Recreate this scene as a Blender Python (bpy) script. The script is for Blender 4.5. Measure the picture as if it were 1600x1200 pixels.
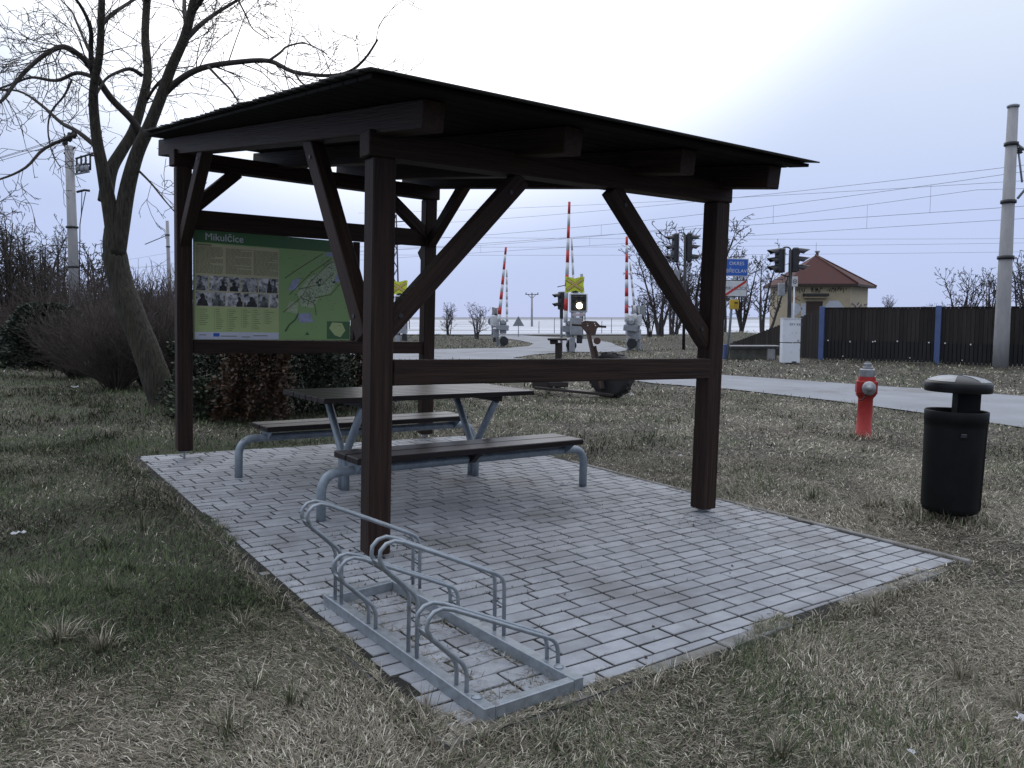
import bpy, bmesh, math, random
import numpy as np
from mathutils import Matrix, Vector
random.seed(7); rng = np.random.default_rng(11)
for o in list(bpy.data.objects): bpy.data.objects.remove(o, do_unlink=True)
S = bpy.context.scene
COL = S.collection
R = math.radians
# ------------------------------------------------------------------ camera
CAM_H = 1.45; FPX = 1294.0
PITCH = math.atan(105.0 / FPX)
cam = bpy.data.objects.new('camera', bpy.data.cameras.new('camera')); COL.objects.link(cam)
cam.location = (0, 0, CAM_H); cam.rotation_euler = (math.pi / 2 - PITCH, 0, 0)
cam.data.sensor_width = 36.0; cam.data.lens = FPX / 1600 * 36
cam.data.clip_start = 0.05; cam.data.clip_end = 6000
S.camera = cam
# ------------------------------------------------------------------ sky and sun
SUN_AZ = R(-7); SUN_EL = R(38)              # the bright part of the veiled dusk sky, ahead of the camera
sun_dir = Vector((math.sin(SUN_AZ) * math.cos(SUN_EL), math.cos(SUN_AZ) * math.cos(SUN_EL), math.sin(SUN_EL)))
world = bpy.data.worlds.new('World'); S.world = world; world.use_nodes = True
nt = world.node_tree; nt.nodes.clear()
def wn(t, **k):
    n = nt.nodes.new(t)
    for a, b in k.items(): setattr(n, a, b)
    return n
out = wn('ShaderNodeOutputWorld'); bg = wn('ShaderNodeBackground')
sky = wn('ShaderNodeTexSky', sky_type='NISHITA', sun_disc=False, sun_elevation=SUN_EL, sun_rotation=SUN_AZ, air_density=1.0, dust_density=0.6, ozone_density=4.0)
tc = wn('ShaderNodeTexCoord')
dot = wn('ShaderNodeVectorMath', operation='DOT_PRODUCT'); dot.inputs[1].default_value = sun_dir
nt.links.new(tc.outputs['Generated'], dot.inputs[0])
glow = wn('ShaderNodeMapRange', interpolation_type='SMOOTHERSTEP')
glow.inputs['From Min'].default_value = 0.80; glow.inputs['From Max'].default_value = 0.97
nt.links.new(dot.outputs['Value'], glow.inputs['Value'])
cl = wn('ShaderNodeTexNoise'); cl.inputs['Scale'].default_value = 2.2; cl.inputs['Detail'].default_value = 5
mp = wn('ShaderNodeMapping'); mp.inputs['Scale'].default_value = (1, 1, 3.0)
nt.links.new(tc.outputs['Generated'], mp.inputs['Vector']); nt.links.new(mp.outputs['Vector'], cl.inputs['Vector'])
clr = wn('ShaderNodeMapRange'); clr.inputs['From Min'].default_value = 0.3; clr.inputs['From Max'].default_value = 0.75
clr.inputs['To Min'].default_value = 0.985; clr.inputs['To Max'].default_value = 1.03
nt.links.new(cl.outputs['Fac'], clr.inputs['Value'])
veil = wn('ShaderNodeMix', data_type='RGBA'); veil.inputs['B'].default_value = (1.7, 1.7, 1.72, 1)
sep = wn('ShaderNodeSeparateXYZ'); nt.links.new(tc.outputs['Generated'], sep.inputs[0])
ramp = wn('ShaderNodeValToRGB'); nt.links.new(sep.outputs['Z'], ramp.inputs['Fac'])     # overcast dome: darker and bluer to the horizon
for i, (p, c) in enumerate(((0.0, (0.46, 0.545, 0.83)), (0.12, (0.51, 0.595, 0.86)), (0.34, (0.77, 0.855, 0.965)), (0.75, (1.60, 1.70, 1.92)))):
    el = ramp.color_ramp.elements[i] if i < 2 else ramp.color_ramp.elements.new(p)
    el.position = p; el.color = (*c, 1)
nt.links.new(ramp.outputs['Color'], veil.inputs['A'])
nt.links.new(glow.outputs['Result'], veil.inputs['Factor'])
vm = wn('ShaderNodeVectorMath', operation='SCALE'); nt.links.new(veil.outputs['Result'], vm.inputs[0]); nt.links.new(clr.outputs['Result'], vm.inputs['Scale'])
sk = wn('ShaderNodeVectorMath', operation='SCALE'); sk.inputs['Scale'].default_value = 0.006
nt.links.new(sky.outputs['Color'], sk.inputs[0])
dh = wn('ShaderNodeVectorMath', operation='DOT_PRODUCT'); dh.inputs[1].default_value = (math.sin(SUN_AZ), math.cos(SUN_AZ), 0)   # dusk: the sky away from the sunset is dimmer
nt.links.new(tc.outputs['Generated'], dh.inputs[0])
dr = wn('ShaderNodeMapRange', interpolation_type='SMOOTHSTEP'); dr.inputs['From Min'].default_value = -0.9; dr.inputs['From Max'].default_value = 0.6; dr.inputs['To Min'].default_value = 0.6
nt.links.new(dh.outputs['Value'], dr.inputs['Value'])
vd = wn('ShaderNodeVectorMath', operation='SCALE'); nt.links.new(vm.outputs[0], vd.inputs[0]); nt.links.new(dr.outputs['Result'], vd.inputs['Scale'])
ad = wn('ShaderNodeVectorMath', operation='ADD'); nt.links.new(vd.outputs[0], ad.inputs[0]); nt.links.new(sk.outputs[0], ad.inputs[1])
nt.links.new(ad.outputs[0], bg.inputs['Color']); bg.inputs['Strength'].default_value = 1.0
nt.links.new(bg.outputs[0], out.inputs['Surface'])
sl = bpy.data.lights.new('sun', 'SUN'); sl.energy = 0.2; sl.angle = R(30); sl.color = (1, 0.96, 0.93)
so = bpy.data.objects.new('sun', sl); COL.objects.link(so); so.rotation_euler = sun_dir.to_track_quat('Z', 'Y').to_euler()
S.view_settings.view_transform = 'Standard'; S.view_settings.look = 'None'
S.view_settings.exposure = 0.0; S.view_settings.gamma = 1.0
S.render.resolution_x = 1024; S.render.resolution_y = 768
S.render.engine = 'CYCLES'; S.cycles.samples = 128; S.cycles.max_bounces = 6

# ------------------------------------------------------------------ survey helpers (pixel of the 1600x1200 photograph -> place)
_c, _s = math.cos(PITCH), math.sin(PITCH)
def ray(x, y):
    u = (x - 800) / FPX; v = (600 - y) / FPX
    return Vector((u, _c + v * _s, -_s + v * _c))
def smooth(a, b, x):
    t = min(1, max(0, (x - a) / (b - a))); return t * t * (3 - 2 * t)
TILT = 0.027                                 # the lawn falls gently to the right
def terr(x, y):
    f = 1 - smooth(14, 34, y)
    z = -TILT * min(9, max(-14, x)) * f
    z += 0.75 * math.exp(-((x - 11) / 4.5) ** 2 - ((y - 42) / 5) ** 2)
    z += 0.45 * math.exp(-((x + 4.5) / 3.0) ** 2 - ((y - 47) / 4) ** 2)
    return z
def gp(x, y):
    d = ray(x, y); z = 0
    for i in range(30):
        t = min(3000, (z - CAM_H) / d.z if d.z < -1e-4 else 3000)
        px, py = d.x * t, d.y * t; z = 0.5 * z + 0.5 * terr(px, py)
    return Vector((px, py, terr(px, py)))
def at(x, y, Y):
    d = ray(x, y); t = Y / d.y
    return Vector((d.x * t, Y, CAM_H + d.z * t))
PAD = Matrix.Rotation(math.atan(TILT), 4, 'Y')     # frame of the paved pad, square to the tilted lawn
PADI = PAD.inverted(); PAD3 = PADI.to_3x3(); CL = PADI @ Vector((0, 0, CAM_H))
def lray(x, y): return PAD3 @ ray(x, y)
def pl(x, y, z=0.0):
    d = lray(x, y); t = (z - CL.z) / d.z; return CL + d * t
def pv(P, Q, x, y):                           # point of the upright plane through P, Q
    D = Vector((Q[0] - P[0], Q[1] - P[1])).normalized(); n = Vector((-D.y, D.x)); d = lray(x, y)
    t = (Vector((P[0], P[1])) - CL.xy).dot(n) / d.xy.dot(n); return CL + d * t

# ------------------------------------------------------------------ materials
MATS = {}
def mat(name, col, rough=0.7, metal=0.0, var=0.25, scale=8.0, stretch=(1, 1, 1), bump=0.0, bscale=None, col2=None, spots=None, island=0.0, detail=5, spec=0.5, coat=0.0, attr=None, trans=0.0, vec='Object', lohi=(0.32, 0.68)):
    if name in MATS: return MATS[name]
    m = bpy.data.materials.new(name); m.use_nodes = True; MATS[name] = m
    t = m.node_tree; b = t.nodes['Principled BSDF']
    def n(ty, **k):
        q = t.nodes.new(ty)
        for a, c in k.items(): setattr(q, a, c)
        return q
    b.inputs['Roughness'].default_value = rough; b.inputs['Metallic'].default_value = metal
    b.inputs['Specular IOR Level'].default_value = spec; b.inputs['Coat Weight'].default_value = coat
    co = n('ShaderNodeTexCoord'); mp = n('ShaderNodeMapping'); mp.inputs['Scale'].default_value = stretch
    if vec == 'World':
        gw = n('ShaderNodeNewGeometry'); t.links.new(gw.outputs['Position'], mp.inputs['Vector'])
    else:                                     # shift the pattern from object to object so that copies do not repeat it
        ow = n('ShaderNodeObjectInfo'); sw_ = n('ShaderNodeMath', operation='MULTIPLY'); sw_.inputs[1].default_value = 37.0; t.links.new(ow.outputs['Random'], sw_.inputs[0])
        av = n('ShaderNodeVectorMath', operation='ADD'); t.links.new(co.outputs[vec], av.inputs[0]); t.links.new(sw_.outputs[0], av.inputs[1]); t.links.new(av.outputs[0], mp.inputs['Vector'])
    nz = n('ShaderNodeTexNoise'); nz.inputs['Scale'].default_value = scale; nz.inputs['Detail'].default_value = detail; nz.inputs['Roughness'].default_value = 0.65
    t.links.new(mp.outputs[0], nz.inputs['Vector'])
    c2 = col2 if col2 else tuple(max(0, c * (1 - var)) for c in col)
    c1 = col if col2 else tuple(min(1, c * (1 + var)) for c in col)
    rp = n('ShaderNodeMapRange'); rp.inputs['From Min'].default_value = lohi[0]; rp.inputs['From Max'].default_value = lohi[1]
    t.links.new(nz.outputs['Fac'], rp.inputs['Value'])
    mx = n('ShaderNodeMix', data_type='RGBA'); mx.inputs['A'].default_value = (*c2, 1); mx.inputs['B'].default_value = (*c1, 1)
    t.links.new(rp.outputs[0], mx.inputs['Factor']); cur = mx.outputs['Result']
    if attr:
        an = n('ShaderNodeAttribute', attribute_name=attr)
        mu = n('ShaderNodeMix', data_type='RGBA', blend_type='MULTIPLY'); mu.inputs['Factor'].default_value = 1
        t.links.new(cur, mu.inputs['A']); t.links.new(an.outputs['Color'], mu.inputs['B']); cur = mu.outputs['Result']
    if island:
        gi = n('ShaderNodeNewGeometry'); oi = n('ShaderNodeObjectInfo')
        a = n('ShaderNodeMath', operation='ADD'); t.links.new(gi.outputs['Random Per Island'], a.inputs[0]); t.links.new(oi.outputs['Random'], a.inputs[1])
        fr = n('ShaderNodeMath', operation='FRACT'); t.links.new(a.outputs[0], fr.inputs[0])
        r2 = n('ShaderNodeMapRange'); r2.inputs['To Min'].default_value = 1 - island; r2.inputs['To Max'].default_value = 1 + island
        t.links.new(fr.outputs[0], r2.inputs['Value'])
        vs = n('ShaderNodeVectorMath', operation='SCALE'); t.links.new(cur, vs.inputs[0]); t.links.new(r2.outputs[0], vs.inputs['Scale']); cur = vs.outputs[0]
    if spots:
        sc, thr, w, scol = spots
        n2 = n('ShaderNodeTexNoise'); n2.inputs['Scale'].default_value = sc; n2.inputs['Detail'].default_value = 6
        t.links.new(mp.outputs[0], n2.inputs['Vector'])
        r3 = n('ShaderNodeMapRange'); r3.inputs['From Min'].default_value = thr; r3.inputs['From Max'].default_value = thr + w
        t.links.new(n2.outputs['Fac'], r3.inputs['Value'])
        m3 = n('ShaderNodeMix', data_type='RGBA'); m3.inputs['B'].default_value = (*scol, 1)
        t.links.new(r3.outputs[0], m3.inputs['Factor']); t.links.new(cur, m3.inputs['A']); cur = m3.outputs['Result']
    t.links.new(cur, b.inputs['Base Color'])
    rr = n('ShaderNodeMapRange'); rr.inputs['To Min'].default_value = max(0.05, rough - 0.12); rr.inputs['To Max'].default_value = min(1, rough + 0.12)
    t.links.new(nz.outputs['Fac'], rr.inputs['Value']); t.links.new(rr.outputs[0], b.inputs['Roughness'])
    if bump:
        bn = n('ShaderNodeTexNoise'); bn.inputs['Scale'].default_value = bscale or scale * 4; bn.inputs['Detail'].default_value = 6
        t.links.new(mp.outputs[0], bn.inputs['Vector'])
        bp = n('ShaderNodeBump'); bp.inputs['Strength'].default_value = bump; bp.inputs['Distance'].default_value = 0.05 if name == 'mossy_bark' else 0.01
        t.links.new(bn.outputs['Fac'], bp.inputs['Height']); t.links.new(bp.outputs[0], b.inputs['Normal'])
    return m
def emis(name, col, st):
    m = mat(name, col, 0.4); b = m.node_tree.nodes['Principled BSDF']
    b.inputs['Emission Color'].default_value = (*col, 1); b.inputs['Emission Strength'].default_value = st; return m
WOOD = mat('stained_timber', (0.046, 0.0255, 0.0185), 0.62, col2=(0.0115, 0.0066, 0.0052), spec=0.22, scale=3.4, stretch=(0.45, 11, 11), detail=8, bump=0.55, bscale=8, spots=(2.3, 0.68, 0.08, (0.045, 0.038, 0.034)))
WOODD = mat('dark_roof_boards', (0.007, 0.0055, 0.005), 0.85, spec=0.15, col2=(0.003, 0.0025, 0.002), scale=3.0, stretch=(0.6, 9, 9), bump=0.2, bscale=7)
PLANK = mat('weathered_plank', (0.020, 0.0125, 0.012), 0.36, spec=0.35, col2=(0.008, 0.005, 0.005), scale=3.0, stretch=(0.5, 12, 12), bump=0.3, bscale=6)
ROOFING = mat('bitumen_roofing', (0.030, 0.030, 0.027), 0.9, var=0.4, scale=20, bump=0.5)
GALV = mat('galvanised_steel', (0.36, 0.40, 0.44), 0.45, 0.55, col2=(0.24, 0.27, 0.30), scale=22, bump=0.05, spots=(9, 0.66, 0.1, (0.16, 0.13, 0.11)))
GALVT = mat('galvanised_tube', (0.33, 0.38, 0.43), 0.5, 0.4, col2=(0.20, 0.24, 0.28), scale=14, bump=0.04, spots=(7, 0.68, 0.1, (0.13, 0.11, 0.10)))
PAVER = mat('concrete_paver', (0.345, 0.36, 0.392), 0.72, col2=(0.235, 0.245, 0.268), scale=7, bump=0.35, bscale=160, island=0.13, spots=(1.3, 0.52, 0.2, (0.15, 0.15, 0.152)), vec='World')
KERB = mat('concrete_kerb', (0.25, 0.25, 0.25), 0.85, col2=(0.12, 0.115, 0.10), scale=7, bump=0.4, bscale=120, spots=(4, 0.6, 0.12, (0.09, 0.08, 0.06)), vec='World')
BED = mat('joint_sand_and_moss', (0.012, 0.011, 0.008), 0.95, col2=(0.006, 0.006, 0.004), scale=14, bump=0.8, bscale=60)
SOIL = mat('lawn_soil', (0.060, 0.051, 0.037), 0.95, col2=(0.022, 0.020, 0.014), scale=1.3, bump=0.9, bscale=45, detail=9, spots=(0.35, 0.5, 0.25, (0.036, 0.042, 0.022)))
ASPH = mat('asphalt', (0.265, 0.278, 0.31), 0.85, col2=(0.17, 0.178, 0.198), scale=0.55, bump=0.5, bscale=60, detail=10, spots=(0.4, 0.60, 0.03, (0.17, 0.172, 0.18)), vec='World')
BLADE = mat('grass_blades', (1, 1, 1), 0.75, var=0.0, attr='Col', spec=0.25)
CONC = mat('pale_concrete', (0.34, 0.34, 0.35), 0.85, col2=(0.25, 0.25, 0.26), scale=5, stretch=(1, 1, 0.3), bump=0.2)
BLACKP = mat('black_plastic', (0.007, 0.008, 0.009), 0.6, spec=0.2, var=0.3, scale=6, bump=0.1, bscale=40, spots=(5, 0.7, 0.06, (0.03, 0.028, 0.025)))
BLACKM = mat('black_lid', (0.009, 0.010, 0.012), 0.4, spec=0.3, var=0.35, scale=4, bump=0.05, bscale=60)
REDP = mat('red_hydrant_paint', (0.40, 0.022, 0.018), 0.55, col2=(0.27, 0.015, 0.013), scale=9, bump=0.12, bscale=40, spots=(9, 0.62, 0.1, (0.17, 0.035, 0.028)))
ALU = mat('dull_aluminium', (0.30, 0.31, 0.33), 0.5, 0.7, scale=16, var=0.25)
BARK = mat('mossy_bark', (0.072, 0.063, 0.047), 0.95, col2=(0.013, 0.012, 0.010), scale=9, stretch=(4.5, 4.5, 0.6), bump=1.0, bscale=9, spots=(1.6, 0.58, 0.14, (0.060, 0.056, 0.026)))
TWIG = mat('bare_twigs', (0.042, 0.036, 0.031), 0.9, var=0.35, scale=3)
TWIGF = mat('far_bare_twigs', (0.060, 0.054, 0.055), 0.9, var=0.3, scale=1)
TWIGB = mat('brown_hedge_twigs', (0.072, 0.058, 0.051), 0.9, var=0.4, scale=2)
LEAFM = mat('evergreen_leaves', (1, 1, 1), 0.6, var=0.15, attr='Col', scale=4)
WHITE = mat('white_paint', (0.62, 0.64, 0.67), 0.5, var=0.08, scale=5)
GREYP = mat('grey_machine_paint', (0.28, 0.30, 0.33), 0.5, var=0.2, scale=6)
DARKM = mat('dark_signal_metal', (0.022, 0.024, 0.028), 0.45, var=0.3, scale=5)
REDW = mat('barrier_red', (0.50, 0.035, 0.03), 0.5, var=0.15)
YELR = mat('reflective_yellow', (0.62, 0.68, 0.05), 0.45, var=0.08)
BLUES = mat('sign_blue', (0.03, 0.12, 0.50), 0.4, var=0.08)
BLUEP = mat('blue_steel_post', (0.075, 0.115, 0.26), 0.5, var=0.12, scale=4)
FENCE = mat('tarred_fence_board', (0.034, 0.028, 0.026), 0.85, col2=(0.015, 0.013, 0.013), scale=2.5, stretch=(7, 7, 0.5), bump=0.3, island=0.35)
FENCED = mat('dark_fence_plinth', (0.014, 0.013, 0.014), 0.8, var=0.3, scale=4, island=0.3)
PLASTER = mat('yellow_plaster', (0.46, 0.40, 0.27), 0.9, col2=(0.38, 0.33, 0.24), scale=2, bump=0.2, spots=(1.3, 0.62, 0.1, (0.33, 0.30, 0.24)))
RTILE = mat('red_roof_tile', (0.085, 0.027, 0.024), 0.9, col2=(0.055, 0.021, 0.02), scale=3, bump=0.3)
INK = mat('black_ink', (0.018, 0.018, 0.02), 0.8, var=0.1)
SNOW = mat('snowy_field', (0.52, 0.545, 0.61), 0.9, col2=(0.24, 0.25, 0.275), scale=0.10, spots=(0.35, 0.58, 0.06, (0.16, 0.15, 0.14)), stretch=(0.12, 1, 1), detail=8, vec='World', lohi=(0.36, 0.54))
RUBBER = mat('worn_rubber', (0.02, 0.02, 0.021), 0.7, var=0.4, scale=8)

# ------------------------------------------------------------------ mesh helpers
def mesh_np(name, V, Fa, smooth_=False, cols=None):
    """V (n,3), Fa (m,k) equal-sized faces"""
    V = np.asarray(V, np.float32); Fa = np.asarray(Fa, np.int32)
    me = bpy.data.meshes.new(name); k = Fa.shape[1]
    me.vertices.add(len(V)); me.vertices.foreach_set('co', V.ravel())
    me.loops.add(Fa.size); me.loops.foreach_set('vertex_index', Fa.ravel())
    me.polygons.add(len(Fa)); me.polygons.foreach_set('loop_start', np.arange(0, Fa.size, k, dtype=np.int32))
    try: me.polygons.foreach_set('loop_total', np.full(len(Fa), k, np.int32))
    except Exception: pass
    if cols is not None:
        a = me.color_attributes.new('Col', 'FLOAT_COLOR', 'POINT'); a.data.foreach_set('color', np.asarray(cols, np.float32).ravel())
    me.update(calc_edges=True); me.validate()
    if smooth_: me.polygons.foreach_set('use_smooth', np.ones(len(Fa), bool))
    return me
def bm_mesh(bm, name='m', smooth_=False):
    me = bpy.data.meshes.new(name); bmesh.ops.recalc_face_normals(bm, faces=bm.faces); bm.to_mesh(me); bm.free()
    if smooth_:
        for p in me.polygons: p.use_smooth = True
    return me
def box_bm(bm, c, d, M=None, bev=0.0):
    r = bmesh.ops.create_cube(bm, size=1.0); vs = r['verts']
    bmesh.ops.scale(bm, vec=d, verts=vs)
    if bev > 0:
        es = list({e for v in vs for e in v.link_edges})
        q = bmesh.ops.bevel(bm, geom=es, offset=min(bev, 0.45 * min(d)), segments=1, affect='EDGES')
        vs = list({v for f in q['faces'] for v in f.verts} | {v for v in vs if v.is_valid})
    bmesh.ops.translate(bm, vec=c, verts=vs)
    if M is not None: bmesh.ops.transform(bm, matrix=M, verts=vs)
    return vs
def box(c, d, bev=0.0, M=None):
    bm = bmesh.new(); box_bm(bm, c, d, M, bev); return bm_mesh(bm)
def lathe(prof, n=24, smooth_=True, cap=True):
    """prof list of (r,z)"""
    bm = bmesh.new(); rings = []
    for r, z in prof:
        rings.append([bm.verts.new((r * math.cos(2 * math.pi * i / n), r * math.sin(2 * math.pi * i / n), z)) for i in range(n)])
    for a, b in zip(rings, rings[1:]):
        for i in range(n): bm.faces.new((a[i], a[(i + 1) % n], b[(i + 1) % n], b[i]))
    if cap:
        bm.faces.new(rings[0][::-1]); bm.faces.new(rings[-1])
    me = bm_mesh(bm)
    if smooth_:
        for p in me.polygons: p.use_smooth = len(p.vertices) == 4
    return me
def tube_bm(bm, pts, rad, n=8, caps=True):
    pts = [Vector(p) for p in pts]; rad = [rad] * len(pts) if not isinstance(rad, (list, tuple)) else rad
    t0 = (pts[1] - pts[0]).normalized(); ref = Vector((0, 0, 1)) if abs(t0.z) < 0.9 else Vector((1, 0, 0))
    nx = t0.cross(ref).normalized(); rings = []
    for i, p in enumerate(pts):
        t = ((pts[min(i + 1, len(pts) - 1)] - pts[max(i - 1, 0)])).normalized()
        nx = (nx - t * nx.dot(t)).normalized(); ny = t.cross(nx)
        rings.append([bm.verts.new(p + (nx * math.cos(2 * math.pi * k / n) + ny * math.sin(2 * math.pi * k / n)) * rad[i]) for k in range(n)])
    for a, b in zip(rings, rings[1:]):
        for k in range(n):
            f = bm.faces.new((a[k], a[(k + 1) % n], b[(k + 1) % n], b[k])); f.smooth = True
    if caps: bm.faces.new(rings[0][::-1]); bm.faces.new(rings[-1])
def tube(pts, rad, n=8):
    bm = bmesh.new(); tube_bm(bm, pts, rad, n); me = bpy.data.meshes.new('tube'); bmesh.ops.recalc_face_normals(bm, faces=bm.faces); bm.to_mesh(me); bm.free(); return me
def prism(poly, z0, z1, bev=0.0):
    """poly list of (x,y), extruded; optional chamfer on the top edge"""
    bm = bmesh.new(); n = len(poly)
    cx = sum(p[0] for p in poly) / n; cy = sum(p[1] for p in poly) / n
    lo = [bm.verts.new((x, y, z0)) for x, y in poly]
    layers = [lo]
    if bev > 0:
        layers.append([bm.verts.new((x, y, z1 - bev)) for x, y in poly])
        tp = []
        for x, y in poly:
            dx, dy = cx - x, cy - y; L = math.hypot(dx, dy) or 1; tp.append(bm.verts.new((x + dx / L * bev * 1.3, y + dy / L * bev * 1.3, z1)))
        layers.append(tp)
    else: layers.append([bm.verts.new((x, y, z1)) for x, y in poly])
    for a, b in zip(layers, layers[1:]):
        for i in range(n): bm.faces.new((a[i], a[(i + 1) % n], b[(i + 1) % n], b[i]))
    bm.faces.new(lo[::-1]); bm.faces.new(layers[-1]); return bm_mesh(bm)
def bend(pts, r=0.03, k=5):
    """round the inner corners of a polyline"""
    pts = [Vector(p) for p in pts]; o = [pts[0]]
    for a, b, c in zip(pts, pts[1:], pts[2:]):
        d1 = min(r, (a - b).length * 0.49); d2 = min(r, (c - b).length * 0.49)
        p = b + (a - b).normalized() * d1; q = b + (c - b).normalized() * d2
        for i in range(k + 1):
            t = i / k; o.append(p * (1 - t) ** 2 + b * 2 * t * (1 - t) + q * t * t)
    o.append(pts[-1]); return o
def text_mesh(s, size, extrude=0.001):
    cu = bpy.data.curves.new('txt', 'FONT'); cu.body = s; cu.size = size; cu.align_x = 'CENTER'; cu.align_y = 'CENTER'; cu.extrude = extrude; cu.resolution_u = 3
    o = bpy.data.objects.new('txt', cu); COL.objects.link(o); dg = bpy.context.evaluated_depsgraph_get()
    me = bpy.data.meshes.new_from_object(o.evaluated_get(dg)); bpy.data.objects.remove(o); bpy.data.curves.remove(cu); return me
# ------------------------------------------------------------------ objects
PM = {}                                       # object name -> matrix in its thing's frame
def setmat(me, m):
    me.materials.clear(); me.materials.append(m)
def tag(o, label=None, cat=None, group=None, kind=None):
    if label: o['label'] = label
    if cat: o['category'] = cat
    if group: o['group'] = group
    if kind: o['kind'] = kind
    return o
def thing(name, label, cat, base=(0, 0, 0), rz=0.0, frame=None, group=None):
    o = bpy.data.objects.new(name, None); COL.objects.link(o); o.empty_display_size = 0.1
    M = (frame or Matrix()) @ Matrix.Translation(Vector(base)) @ Matrix.Rotation(rz, 4, 'Z')
    o.matrix_world = M; PM[o.name] = Matrix(); return tag(o, label, cat, group)
def part(name, me, m, parent, M=None, label=None):
    """M: matrix in the frame of the thing"""
    if m is not None: setmat(me, m)
    o = bpy.data.objects.new(name, me); COL.objects.link(o); M = M or Matrix(); PM[o.name] = M
    o.parent = parent; o.matrix_parent_inverse = Matrix(); o.matrix_basis = PM[parent.name].inverted() @ M
    if label: o['label'] = label
    return o
def single(name, me, m, label, cat, base=(0, 0, 0), rz=0.0, frame=None, group=None):
    if m is not None: setmat(me, m)
    o = bpy.data.objects.new(name, me); COL.objects.link(o)
    o.matrix_world = (frame or Matrix()) @ Matrix.Translation(Vector(base)) @ Matrix.Rotation(rz, 4, 'Z'); PM[o.name] = Matrix()
    return tag(o, label, cat, group)
def struct(name, me, m, frame=None):
    setmat(me, m); o = bpy.data.objects.new(name, me); COL.objects.link(o); o['kind'] = 'structure'; PM[o.name] = Matrix()
    if frame is not None: o.matrix_world = frame
    return o
def copy_tree(o, parent=None):
    c = o.copy(); COL.objects.link(c); c.parent = parent
    for ch in list(o.children): copy_tree(ch, c)
    return c
def axisM(P, Q, up=(0, 0, 1)):
    P, Q = Vector(P), Vector(Q); x = (Q - P).normalized(); up = Vector(up); y = up.cross(x).normalized(); z = x.cross(y)
    M = Matrix((x, y, z)).transposed().to_4x4(); M.translation = (P + Q) / 2; return M
def bar(name, P, Q, w, h, m, parent, base=(0, 0, 0), up=(0, 0, 1), bev=0.006, label=None):
    """timber from P to Q, width w (sideways), height h; grain along its length"""
    P, Q = Vector(P) - Vector(base), Vector(Q) - Vector(base)
    return part(name, box((0, 0, 0), ((Q - P).length, w, h), bev), m, parent, axisM(P, Q, up), label)

# ------------------------------------------------------------------ noise for numpy
def vnoise(x, y, seed=0):
    xi = np.floor(x).astype(np.int64); yi = np.floor(y).astype(np.int64); xf = x - xi; yf = y - yi
    def h(a, b):
        n = (a * 374761393 + b * 668265263 + seed * 1442695) & 0xffffffff
        n = ((n ^ (n >> 13)) * 1274126177) & 0xffffffff; return ((n ^ (n >> 16)) & 0xffff) / 65535.0
    u = xf * xf * (3 - 2 * xf); v = yf * yf * (3 - 2 * yf)
    return (h(xi, yi) * (1 - u) + h(xi + 1, yi) * u) * (1 - v) + (h(xi, yi + 1) * (1 - u) + h(xi + 1, yi + 1) * u) * v
def terr_np(x, y):
    t = np.clip((y - 14) / 20, 0, 1); f = 1 - t * t * (3 - 2 * t)
    z = -TILT * np.clip(x, -14, 9) * f
    z = z + 0.75 * np.exp(-((x - 11) / 4.5) ** 2 - ((y - 42) / 5) ** 2) + 0.45 * np.exp(-((x + 4.5) / 3.0) ** 2 - ((y - 47) / 4) ** 2)
    return z
def in_poly(x, y, P):
    ins = np.zeros(x.shape, bool); n = len(P)
    for i in range(n):
        x1, y1 = P[i][:2]; x2, y2 = P[(i + 1) % n][:2]
        if y1 == y2: continue
        cnd = ((y1 > y) != (y2 > y)) & (x < (x2 - x1) * (y - y1) / (y2 - y1) + x1); ins ^= cnd
    return ins
# ================================================================== THE SETTING
# pad outline (pad frame)
PADP = [(-3.70, 7.94), (-0.215, 2.685), (2.87, 5.06), (-0.50, 10.02)]
def seg(a, b, t): return (a[0] + (b[0] - a[0]) * t, a[1] + (b[1] - a[1]) * t)
# ---- ground: one sheet to the horizon, finer near the camera
def axis_pts(lim, n, p): 
    t = np.linspace(-1, 1, n); return np.sign(t) * np.abs(t) ** p * lim
gx = axis_pts(1500, 161, 4.2); gy = np.concatenate([np.linspace(-12, 1.5, 10), 1.5 + np.linspace(0, 1, 190)[1:] ** 3.4 * 3000])
GX, GY = np.meshgrid(gx, gy); GZ = terr_np(GX, GY) - 0.03
near = np.clip(1 - (np.hypot(GX, GY - 4) - 6) / 10, 0, 1)
GZ += near * (vnoise(GX * 1.7, GY * 1.7, 3) - 0.5) * 0.02
gv = np.stack([GX, GY, GZ], -1).reshape(-1, 3); nx_ = len(gx); ny_ = len(gy)
ii = (np.arange(ny_ - 1)[:, None] * nx_ + np.arange(nx_ - 1)[None, :]).ravel()
gf = np.stack([ii, ii + 1, ii + nx_ + 1, ii + nx_], -1)
ground = struct('ground', mesh_np('ground', gv, gf, True), SOIL)
# ---- roads
def sheet(name, poly, m, dz, step=1.0, lim=80):
    bm = bmesh.new(); vs = [bm.verts.new((p[0], p[1], 0)) for p in poly]
    from mathutils.geometry import tessellate_polygon
    for tri in tessellate_polygon([[Vector((p[0], p[1], 0)) for p in poly]]): bm.faces.new([vs[i] for i in tri])
    xs = [p[0] for p in poly]; ys = [p[1] for p in poly]
    for lo, hi, no in ((min(xs), max(xs), (1, 0, 0)), (min(ys), max(ys), (0, 1, 0))):
        q = math.ceil(lo / step) * step
        while q < hi:
            bmesh.ops.bisect_plane(bm, geom=bm.verts[:] + bm.edges[:] + bm.faces[:], plane_co=Vector(no) * q, plane_no=no); q += step
    for v in bm.verts: v.co.z = terr(v.co.x, v.co.y) + dz
    bm.normal_update()
    for f in bm.faces:
        if f.normal.z < 0: f.normal_flip()
    me = bpy.data.meshes.new(name); bm.to_mesh(me); bm.free(); return struct(name, me, m)
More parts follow.
